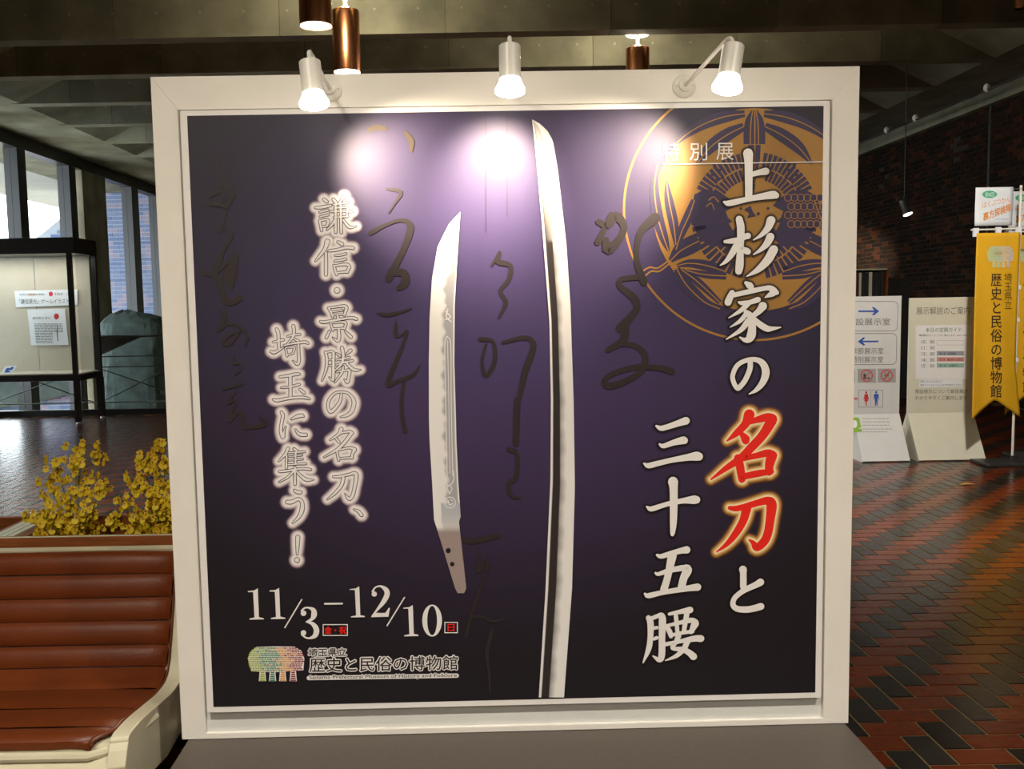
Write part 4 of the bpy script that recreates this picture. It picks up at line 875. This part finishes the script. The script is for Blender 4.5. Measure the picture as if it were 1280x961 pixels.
k = Ink(PS); k.text('埼玉県立 歴史と民俗の博物館 ×', 24, 366.7, 57, 369.5, -.01).text('TALK', 68, 366, 79, 369, -.01).text('コラボ', 82, 366.5, 92, 369); k.build('notice_lettering', 'ink_grey', n1, 1)
k = Ink(PS); k.disc(63.5, 367.3, 2.6, 3); k.build('notice_emblem', 'ink_red', n1, 1)
k = Ink(PS); k.text('謙信', 36.5, 366.7, 43, 369.6); k.build('notice_lettering', 'orange_print', n1, 1.5)
n2 = flat_sheet('text_notice', 'white text sheet hanging inside the display case under the notice strip', 'notice', ((34, 367 + 20), (81, 385.5), (85.5, 431), (39, 431.5)), Ypl)
k = Ink(PS); rnd = random.Random(1)
for i in range(13):
    y = 404.5 + i * 1.95; xe = 76 + (y - 387) * .1 if i < 6 else 66; x = 41 + (y - 387) * .1
    while x < xe: l = rnd.uniform(2, 7); k.rect(x, y, min(x + l, xe), y + .8); x += l + .7
k.text('謙信景光 景光', 40.5, 396, 63, 399, -.01); k.build('notice_lettering', 'ink_grey', n2, 1)
k = Ink(PS); k.stroke([(72, 407, .8), (71.3, 415, 1.1), (72.5, 426, 1)]); k.build('sword_picture', 'ink_dark', n2, 1)
k = Ink(PS); k.disc(70.5, 395.5, 3.2, 3.8); k.build('notice_emblem', 'ink_red', n2, 1)
cdq = [aty(x, y, 12.75) for x, y in ((1.5, 466.5), (16, 466.5), (18.5, 458.5), (4.5, 458))]
cz = .702; p = [np.array([q_[0], 12.75, cz]) for q_ in cdq[:2]] + [np.array([q_[0], 12.80, cz + .10]) for q_ in cdq[2:]]
cdo = MB().prism(p, [a + np.array([0, .004, 0]) for a in p]).build('picture_card', 'paper'); tag(cdo, 'small white card with blue picture leaning on the display case floor', 'card')
k = Ink(lambda x, y, layer=0: p[3] + (p[2] - p[3]) * ((x - 4) / 13) + (p[0] - p[3]) * ((y - 458) / 8.5) + np.array([0, -.002, 0]))
k.disc(9, 462, 2.6, 1.8).disc(13, 461, 2, 2).disc(10, 464.5, 3.5, 1.1); k.build('blue_print', 'ink_blue', cdo)

# ================================================================== SIGN STANDS
YS, YF = 8.65, 8.41
def stand(name, label, x0, x1, top, m, knee=.425):
    t = thing(name, label, 'sign stand', ((x0 + x1) / 2, 8.65, 0), 'slanted-foot sign stands')
    MB().box((x0, YS, .02), (x1, YS + .028, top)).build('sign_board', m, t, bevel=.003)
    A_ = [(x0, YS - .001, knee), (x0, YF, .012), (x0, YF + .012, 0), (x0, YS - .001, 0)]
    MB().prism([(x0, *q_[1:]) for q_ in A_], [(x1, *q_[1:]) for q_ in A_]).build('foot_front', m, t)
    A_ = [(x0, YS + .029, knee), (x0, YS + .029, 0), (x0, YS + .24, 0)]
    MB().prism([(x0, *q_[1:]) for q_ in A_], [(x1, *q_[1:]) for q_ in A_]).build('foot_back', m, t)
    return t
g1 = stand('direction_sign', 'white direction sign stand with blue arrows, left of the cream guide sign', 3.60, 4.045, 1.545, 'sign_white')
g2 = stand('guide_sign', 'cream guide sign stand with a timetable, right of the direction sign', 4.125, 4.752, 1.522, 'sign_cream')
PG = lambda x, y, layer=0: aty(x, y, YS - .0008 - .0007 * layer)
def rrect(k, x0, y0, x1, y1, r_, t):   # rounded outline, right side
    k.stroke([(x0, y0, t), (x1 - r_, y0, t)], caps=False, smooth=False); k.stroke([(x0, y1, t), (x1 - r_, y1, t)], caps=False, smooth=False); k.stroke([(x1, y0 + r_, t), (x1 - .6, y1 - r_, t)], caps=False, smooth=False)
    for cy_, a0_ in ((y0 + r_, -math.pi / 2), (y1 - r_, 0)):
        k.stroke([(x1 - (.6 if a0_ == 0 else 0) - r_ + r_ * math.cos(a0_ + i * math.pi / 12), cy_ + r_ * math.sin(a0_ + i * math.pi / 12), t) for i in range(7)], caps=False, smooth=False)
k = Ink(PG); rrect(k, 1065, 376.7, 1122.5, 413.7, 6, .6); rrect(k, 1065, 416.7, 1121, 455.5, 6, .6); k.build('outline', 'ink_grey', g1, 1)
k = Ink(PG); k.stroke([(1073, 389, 2), (1094, 389, 2)], smooth=False, caps=False).poly([(1090, 384), (1092, 383.5), (1099, 389), (1092, 394.3), (1090, 393.6), (1093.5, 389)])
k.stroke([(1077, 426.8, 2), (1098, 426.6, 2)], smooth=False, caps=False).poly([(1081.5, 421.8), (1079.5, 421.3), (1072.3, 426.8), (1079.5, 432), (1081.5, 431), (1077.5, 426.8)]); k.build('arrows', 'ink_blue', g1, 1)
k = Ink(PG); k.text('常設展示室', 1059, 397.6, 1113, 406.5, 0).text('季節展示室', 1064, 434.5, 1104.3, 442.5).text('特別展示室', 1064, 445.3, 1104, 453.3); k.build('lettering', 'ink_grey', g1, 1)
k = Ink(PG); k.rect(1049, 460.8, 1068.8, 478).rect(1072, 460.8, 1095, 478.2).rect(1097, 460.6, 1119.8, 478); k.build('prohibition_panel', 'panel_grey', g1, 1)
k = Ink(PG)
for cx_ in (1083.4, 1108.5): k.ring(cx_, 469.4, 6.4, 7.6, 28).stroke([(cx_ + 4.6, 464.6, .8), (cx_ - 4.6, 474.3, .8)], smooth=False)
k.stroke([(1105, 465, .8), (1112, 474, .8)], smooth=False); k.build('prohibition_ring', 'ink_red', g1, 2)
k = Ink(PG); k.poly([(1079.5, 467), (1082, 467), (1083, 474), (1079, 474)]).disc(1085.5, 472.6, 1.7, 1.2).rect(1105.5, 468.5, 1111, 469.6).stroke([(1106, 474, .8), (1111, 465, .8)], smooth=False); k.build('prohibition_symbol', 'ink_dark', g1, 1.5)
k = Ink(PG); k.frame(1073, 487.3, 1103.8, 509, .5); k.stroke([(1088.8, 489, .4), (1088, 507, .4)], smooth=False, caps=False); k.build('toilet_outline', 'ink_grey', g1, 1)
k = Ink(PG); k.disc(1082.8, 490.4, 1.4).poly([(1081, 492.4), (1084.6, 492.4), (1086.2, 499), (1085.2, 499.4), (1084, 495), (1085.3, 501.4), (1083.6, 501.4), (1083.4, 507), (1082.2, 507), (1082, 501.4), (1080.2, 501.4), (1081.7, 495), (1080.2, 499.4), (1079.3, 499)]).rect(1066, 497.5, 1072.2, 499.2); k.build('woman_symbol', 'ink_red', g1, 1)
k = Ink(PG); k.disc(1095.3, 490.2, 1.4).poly([(1092.6, 492.3), (1098, 492.3), (1099, 499), (1098, 499.2), (1097.2, 495), (1096.9, 507), (1095.7, 507), (1095.4, 500.5), (1094.9, 507), (1093.6, 507), (1093.4, 495), (1092.5, 499.2), (1091.6, 499)]); k.build('man_symbol', 'ink_blue', g1, 1)
# lower part is printed on the slanted foot
def PFt(x, y, layer=0):
    d_ = ray(x, y); n_ = np.array([0, -(.425 - .012), (YS - YF)]); n_ = n_ / np.linalg.norm(n_); p0 = np.array([0, YF, .012]) + n_ * (.001 + .0007 * layer)
    if n_[1] > 0: n_ = -n_
    o_ = np.array([0, 0, HC]); return o_ + d_ * (((p0 - o_) @ n_) / (d_ @ n_))
k = Ink(PFt); k.poly([(1058, 521.5), (1073, 521.5), (1074.5, 524), (1077.5, 538.5), (1076.5, 540), (1058, 540)]); k.build('green_sticker', 'lime', g1, 1)
k = Ink(PFt); k.disc(1068.5, 530, 3, 5).stroke([(1074, 535, 1), (1077, 535, 1)]); k.build('sticker_mark', 'paper', g1, 2)
k = Ink(PFt); rnd = random.Random(4)
for y, x1_ in ((522.5, 1108), (526.6, 1108), (530.8, 1110), (535.5, 1112), (539, 1108)):
    x = 1078
    while x < x1_: l = rnd.uniform(1.5, 5); k.rect(x, y, x + l, y + 1.3); x += l + .8
k.build('small_print', 'ink_faint', g1, 1)
# guide sign
k = Ink(PG); k.text('展示解説のご案内', 1145.3, 383.8, 1212.3, 393.4, -.01); k.build('heading', 'ink_grey', g2, 1, label=None)
k = Ink(PG); k.poly([(1144.5, 406.8), (1213.5, 405.5), (1211.8, 474), (1144.5, 473.5)]); tsh = k.build('timetable_sheet', 'paper', g2, 1)
k = Ink(PG); k.text('本日の定期ガイド', 1157, 409.5, 1202, 415.2, -.01); k.build('timetable_title', 'ink_green', tsh, 2)
k = Ink(PG); k.text('展示解説ボランティアがご案内します。30分〜60分', 1149, 417.7, 1209, 420.3, 0); 
for s_, y in (('10：00', 425), ('11：00', 432.4), ('13：00', 440), ('14：00', 447.6), ('15：00', 455)): k.text(s_, 1152, y, 1168, y + 4.4)
k.text('第３室　武具解説', 1174.5, 440.3, 1195, 443.6).text('第２室　鎌倉幕府と武蔵武士', 1174.5, 448, 1205, 451).text('第１室　古墳時代', 1174.5, 455.3, 1197, 458.6)
k.text('玄関にいらっしゃいましたら', 1150.5, 475.3, 1177, 478).text('受付 インフォメーションまでお声がけください', 1150.5, 479.8, 1202, 482.6); k.build('timetable_lettering', 'ink_dark', tsh, 2.5)
k = Ink(PG); k.frame(1171, 425.3, 1205, 431.3, .4).rect(1171, 438.6, 1171.6, 460); k.build('timetable_rules', 'ink_faint', tsh, 1.6)
for c_, y in (('bar_slate', 438.8), ('bar_pink', 446.3), ('bar_teal', 453.8)):
    k = Ink(PG); k.rect(1171.5, y, 1205, y + 5.5); k.build('timetable_bar', c_, tsh, 1.8)
k = Ink(PG); k.text('常設展示について解説員が', 1144, 486.6, 1210, 491.8, -.005).text('わかりやすくご案内します', 1144, 494.7, 1209, 500, -.005); k.build('lettering', 'ink_grey', g2, 1)
k = Ink(PG); k.poly([(1149, 474.4), (1203, 474), (1203, 483.8), (1149, 484)]); k.build('note_strip', 'cloth_white', g2, 1.5)

# ================================================================== BANNER FLAGS
def banner(dx, dy, lab, seed):
    X0 = 4.872 + dx; Y0 = 8.20 + dy; rn = random.Random(seed)
    t = thing('banner_flag', lab, 'banner flag', (X0, Y0, 0), 'yellow museum banner flags')
    MB().add([], []).box((X0 - .30, Y0 - .16, 0), (X0 + .30, Y0 + .16, .03)).build('base_plate', 'fixture_dark', t, bevel=.008)
    MB().lathe((X0, Y0, .03), [(.02, 0), (.02, .05)], n=12).build('pole_socket', 'fixture_dark', t)
    MB().tube([(X0, Y0, .05), (X0, Y0, 2.50)], .011, 8).build('pole', 'white_metal', t, smooth=True)
    MB().tube([(X0 + .07, Y0 - .012, 2.12), (X0 - .44, Y0 - .012, 2.115)], .008, 8).build('cross_bar', 'white_metal', t, smooth=True)
    for a, z in ((X0 - .40, 2.075), (X0 - .20, 2.08), (X0 - .02, 2.08)): MB().box((a - .022, Y0 - .028, z - .02), (a + .022, Y0 - .004, z + .055)).build('loop', 'cloth_white', t)
    for z in (1.60, 1.31, .95): MB().box((X0 - .028, Y0 - .02, z - .018), (X0 + .016, Y0 + .014, z + .018)).build('loop', 'cloth_white', t)
    MB().tube([(X0 + .008, Y0 - .012, 2.47), (X0 - .41, Y0 - .012, 2.47)], .004, 6).build('top_wire', 'steel', t)
    return t, X0, Y0
def cloth_at(X0, Y0):
    def wave(x, z): return Y0 - .032 + .010 * math.sin((x - X0) * 19 + z * 1.3) * min(1, max(0, (2.08 - z) / .8)) - .002
    return wave
def build_banner(dx, dy, lab, seed):
    t, X0, Y0 = banner(dx, dy, lab, seed); wv = cloth_at(X0, Y0); nx, nz = 16, 44; vs = []; fs = []
    for j in range(nz + 1):
        for i in range(nx + 1):
            u, v = i / nx, j / nz
            xl = X0 - .40; xr = X0 - .012 + .06 * max(0, v - .72) / .28
            zb = .41 + (.18 if abs(u - .46) < 1e9 else 0) * (1 - abs(u - .46) / (.46 if u < .46 else .54)) + .02 * u
            x = xl + (xr - xl) * u; z = 2.085 + (zb - 2.085) * v; vs.append((x, wv(x, z), z))
    for j in range(nz):
        for i in range(nx): a = j * (nx + 1) + i; fs.append((a, a + nx + 1, a + nx + 2, a + 1))
    o = yc = MB().add(vs, fs).build('yellow_cloth', 'banner_yellow', t); o.data.shade_smooth()
    sd = o.modifiers.new('thick', 'SOLIDIFY'); sd.thickness = .001
    vs = []; fs = []
    for j in range(9):
        for i in range(9):
            u, v = i / 8, j / 8; x = X0 - .412 + .335 * u; z = 2.485 - .335 * v - .012 * (1 - u) * 0; vs.append((x, Y0 - .018 + .006 * math.sin(u * 5 + v * 3) * v, z))
    for j in range(8):
        for i in range(8): a = j * 9 + i; fs.append((a, a + 9, a + 10, a + 1))
    o = wc = MB().add(vs, fs).build('white_cloth', 'cloth_white', t); o.data.shade_smooth(); sd = o.modifiers.new('thick', 'SOLIDIFY'); sd.thickness = .001
    def PB(x, y, layer=0):   # picture points of the left flag, carried over to this one
        q_ = aty(x, y, 8.19); xx, zz = q_[0] + dx, q_[2]; return np.array([xx, wv(xx, zz) - .002 - .0006 * layer, zz])
    def PW_(x, y, layer=0):
        q_ = aty(x, y, 8.19); xx, zz = q_[0] + dx, q_[2]; u = (xx - X0 + .412) / .335; v = (2.485 - zz) / .335; return np.array([xx, Y0 - .018 + .006 * math.sin(u * 5 + v * 3) * v - .002 - .0006 * layer, zz])
    k = Ink(PB); k.text('埼玉県立', 1252.5, 341, 1263.5, 387, vertical=True).text('歴史と民俗の博物館', 1236, 341, 1250, 497, vertical=True, bold=.2)
    k.build('banner_lettering', 'ink_brown', yc, 1)
    fb = lambda a, b_: (1231.5 + (a - 88) * .0513, 308 + (b_ - 165) * .0665)
    k = Ink(PB); k.poly([fb(*p) for p in ((88, 300), (118, 225), (190, 168), (400, 162), (620, 165), (700, 210), (736, 300), (725, 435), (400, 458), (130, 448))])
    for x in (257, 372, 488, 608): k.poly([fb(x - 32, 440), fb(x + 32, 440), fb(x + 42, 560), fb(x - 42, 560)])
    k.build('emblem_backing', 'em_pale', yc, 1); emblem(lambda: Ink(PB), yc, fb, ('em_lime2', 'em_green2', 'em_orange2', 'em_violet2'), 2)
    k = Ink(PW_); k.disc(1236.3, 243, 9.2, 4.6, 28); k.build('green_badge', 'logo_green', wc, 1)
    k = Ink(PW_); k.text('第8回', 1230.5, 240.3, 1242, 246); k.build('badge_lettering', 'cloth_white', wc, 2)
    k = Ink(PW_); k.text('はくぶつかん', 1227.5, 252.5, 1262, 260.5, -.22).text('裏方探検隊', 1228, 266.5, 1263, 276.5, -.36, bold=.25); k.build('event_lettering', 'orange_print', wc, 1)
    k = Ink(PW_); k.text('11月14日(火)〜', 1242, 273.2, 1262, 275.2, -.02); k.build('date_lettering', 'ink_blue', wc, 1)
mat('em_pale', (.68, .62, .40), .7); mat('em_lime2', (.45, .55, .22), .7); mat('em_green2', (.30, .52, .38), .7); mat('em_orange2', (.72, .50, .25), .7); mat('em_violet2', (.42, .34, .48), .7)
build_banner(0, 0, 'yellow forked museum banner under a small white flag, beside the cream sign', 1)
build_banner(.50, .35, 'second yellow museum banner cut off by the right picture edge', 2)

# ================================================================== RIGHT WALL THINGS
rk = thing('brochure_rack', 'open rack of brochures against the brick wall above the direction sign', 'rack', (6.2, 13.2, 0))
q0, q1 = aty(1071, 337, 13.2), aty(1104, 372, 13.2); x0, x1, zt_ = 5.15, q1[0], q0[2]
MB().box((x0, 13.0, 0), (x1, 13.34, .9)).build('body', 'fixture_dark', rk); MB().box((x0, 13.32, .9), (x1, 13.34, zt_)).build('back', 'fixture_dark', rk)
MB().box((x1 - .02, 13.05, .9), (x1, 13.32, zt_)).build('side', 'brown_wood', rk); MB().box((x0, 13.05, zt_ - .015), (x1, 13.32, zt_ + .005)).build('top', 'cream_edge', rk)
rnd = random.Random(6); x = x0 + .02; i = 0
while x < x1 - .06:
    w_ = rnd.uniform(.025, .05); m_ = ('book_maroon', 'book_pale', 'book_dark', 'book_dark', 'book_pale', 'book_maroon', 'book_dark')[i % 7] if x < x1 - .22 else 'book_dark'
    o = MB().box((x, 13.09, .902), (x + w_, 13.3, zt_ - .03 - rnd.uniform(0, .03))).build('file_spine', m_); tag(o, 'file spines standing in a row in the rack above the direction sign', 'file', 'files in the rack'); x += w_ + .006; i += 1
dk = thing('dark_box', 'black box against the brick wall right of the brochure rack', 'cabinet', (6.75, 13.3, 0))
qa = aty(1131, 347, 13.4); MB().box((x1 + .03, 13.25, .06), (qa[0], 13.7, qa[2])).build('body', 'fixture_dark', dk, bevel=.006); MB().box((x1 + .06, 13.28, 0), (qa[0] - .03, 13.68, .06)).build('plinth', 'case_black', dk)  # plain black box standing for the dark area beside the rack
# hanging wall-washer
ws = aty(1130, 262, 12.0); wl = thing('hanging_spotlight', 'dark swivel spotlight hanging in front of the brick wall, lit', 'spotlight', (ws[0], 12.0, ws[2] + .12))
zt2 = ws[2]; MB().tube([(ws[0], 12, zt2 + .13), (ws[0], 12, 5.16)], .006, 6).build('drop_rod', 'fixture_dark', wl)
MB().box((ws[0] - .10, 11.985, zt2 + .12), (ws[0] + .10, 12.015, zt2 + .135)).build('bracket', 'fixture_dark', wl)
axw = np.array([.25, -.35, -1.]); axw /= np.linalg.norm(axw); MB().lathe((ws[0] - .02, 12, zt2 + .11), [(.03, -.02), (.05, 0), (.05, .14), (.062, .16), (.062, .19)], axw, 20).build('lamp_housing', 'fixture_dark', wl, smooth=True)
MB().lathe(np.array([ws[0] - .02, 12, zt2 + .11]) + axw * .191, [(.056, 0), (.056, .003)], axw, 20).build('lens', 'lens_glow', wl)
l = bpy.data.lights.new('beam', 'SPOT'); l.energy = 5000; l.color = WARM; l.spot_size = .36; l.spot_blend = 1; l.shadow_soft_size = .04; o = bpy.data.objects.new('beam', l); COL.objects.link(o)
o.location = (ws[0] + .04, 11.9, ws[2] - .14); o.rotation_euler = (Vector((7.43, 19.2, 1.95)) - Vector((ws[0] + .04, 11.9, ws[2] - .14))).to_track_quat('-Z', 'Y').to_euler()
tr = thing('lighting_track', 'thin ceiling pipe with small fittings along the brick wall', 'track', (7.0, 15, 4.3))
MB().tube([(6.98, 9, 4.30), (6.98, 22, 4.30)], .018, 8).build('pipe', 'steel', tr)
for y in (12.6, 14.6, 15.6, 18.2): MB().lathe((6.98, y, 4.27), [(.02, 0), (.045, .03), (.045, .08), (.02, .11)], n=12).build('fitting', 'white_metal', tr, smooth=True)
# dry leaf on the pavers
lf = atz(1209, 606, 0); o = MB().add([(lf[0] - .07, lf[1], .004), (lf[0] - .02, lf[1] - .022, .012), (lf[0] + .07, lf[1] + .005, .006), (lf[0], lf[1] + .025, .016)], [(0, 1, 2, 3)]).build('fallen_leaf', 'leaf_dry'); tag(o, 'small dry yellow leaf lying on the paved floor before the signs', 'leaf'); sd = o.modifiers.new('thick', 'SOLIDIFY'); sd.thickness = .0015

# ================================================================== COPPER PENDANTS
def pendant(x, y, label, lit=True, r_=.130, z0_=3.765, z1_=4.335, disc=True, boost=1):
    t = thing('pendant_lamp', label, 'pendant lamp', (x, y, z0_), 'copper cylinder ceiling lamps')
    sh = MB().lathe((x, y, z0_), [(r_ - .004, 0), (r_, .004), (r_, z1_ - z0_ - .004), (r_ - .01, z1_ - z0_), (r_ - .016, z1_ - z0_ - .02), (r_ - .012, .02)], n=40, cap=False).build('copper_shade', 'copper', t, smooth=True)
    MB().lathe((x, y, z1_ - .03), [(r_ - .02, 0), (r_ - .02, .012)], n=32).build('upper_cap', 'pend_glow' if disc else 'fixture_dark', sh)
    MB().lathe((x, y, z0_ + .012), [(r_ - .008, 0), (r_ - .008, .008)], n=32).build('diffuser', 'pend_glow' if lit else 'fixture_dark', sh)
    MB().tube([(x, y, z1_ - .03), (x, y, 5.15)], .018, 10).build('stem', 'plate_white', t, smooth=True)
    if disc: MB().lathe((x, y, 4.475), [(.118, 0), (.13, .008), (.118, .02)], n=32).build('canopy_disc', 'plate_white', t, smooth=True)
    if lit:
        l = bpy.data.lights.new('down', 'SPOT'); l.energy = PEND_W * boost; l.color = PENDC; l.spot_size = 2.45; l.spot_blend = .8; l.shadow_soft_size = .1; o = bpy.data.objects.new('down', l); COL.objects.link(o); o.location = (x, y, z0_ - .01)
        if boost > 1: o.rotation_euler = (.62, 0, -.25); l.spot_size = 1.9
    if disc:
        l = bpy.data.lights.new('up', 'POINT'); l.energy = PEND_W * .38; l.color = (1, .88, .66); l.shadow_soft_size = .03; o = bpy.data.objects.new('up', l); COL.objects.link(o); o.location = (x, y, z1_ + .07)
pq = [aty(395, 33, 7.48), aty(434, 88, 8.93), aty(797, 66, 10.4)]
pendant(pq[0][0], 7.48, 'copper cylinder lamp at the top edge, nearest of the three lit ones')
pendant(pq[1][0], 8.93, 'whole copper cylinder lamp behind the left spotlight, lit disc above it')
pendant(pq[2][0], 10.4, 'copper cylinder lamp showing its top half above the middle of the panel')
s4 = aty(1108, 95, 13.0); pendant(s4[0], 13.0, 'small unlit copper cylinder lamp right of the panel against dark coffers', False, .058, s4[2] - .08, s4[2] + .09, False)
s5 = aty(1277, 4, 9.0); pendant(s5[0], 9.0, 'small unlit copper cylinder lamp cut off by the top right corner', False, .058, s5[2] - .05, s5[2] + .12, False)
for x, y, where in ((-1.2, .2, 'above the photographer, to the left'), (1.9, .2, 'above the photographer, to the right'), (-1.2, -2.7, 'behind the photographer, to the left'), (1.9, -2.7, 'behind the photographer, to the right'), (3.3, 5.2, 'off the right picture edge before the signs')):  # unseen pendants added as fill light for the panel and the signs
    pendant(x, y, 'added copper fill lamp ' + where, boost=1.5 if y > 5 else 1)
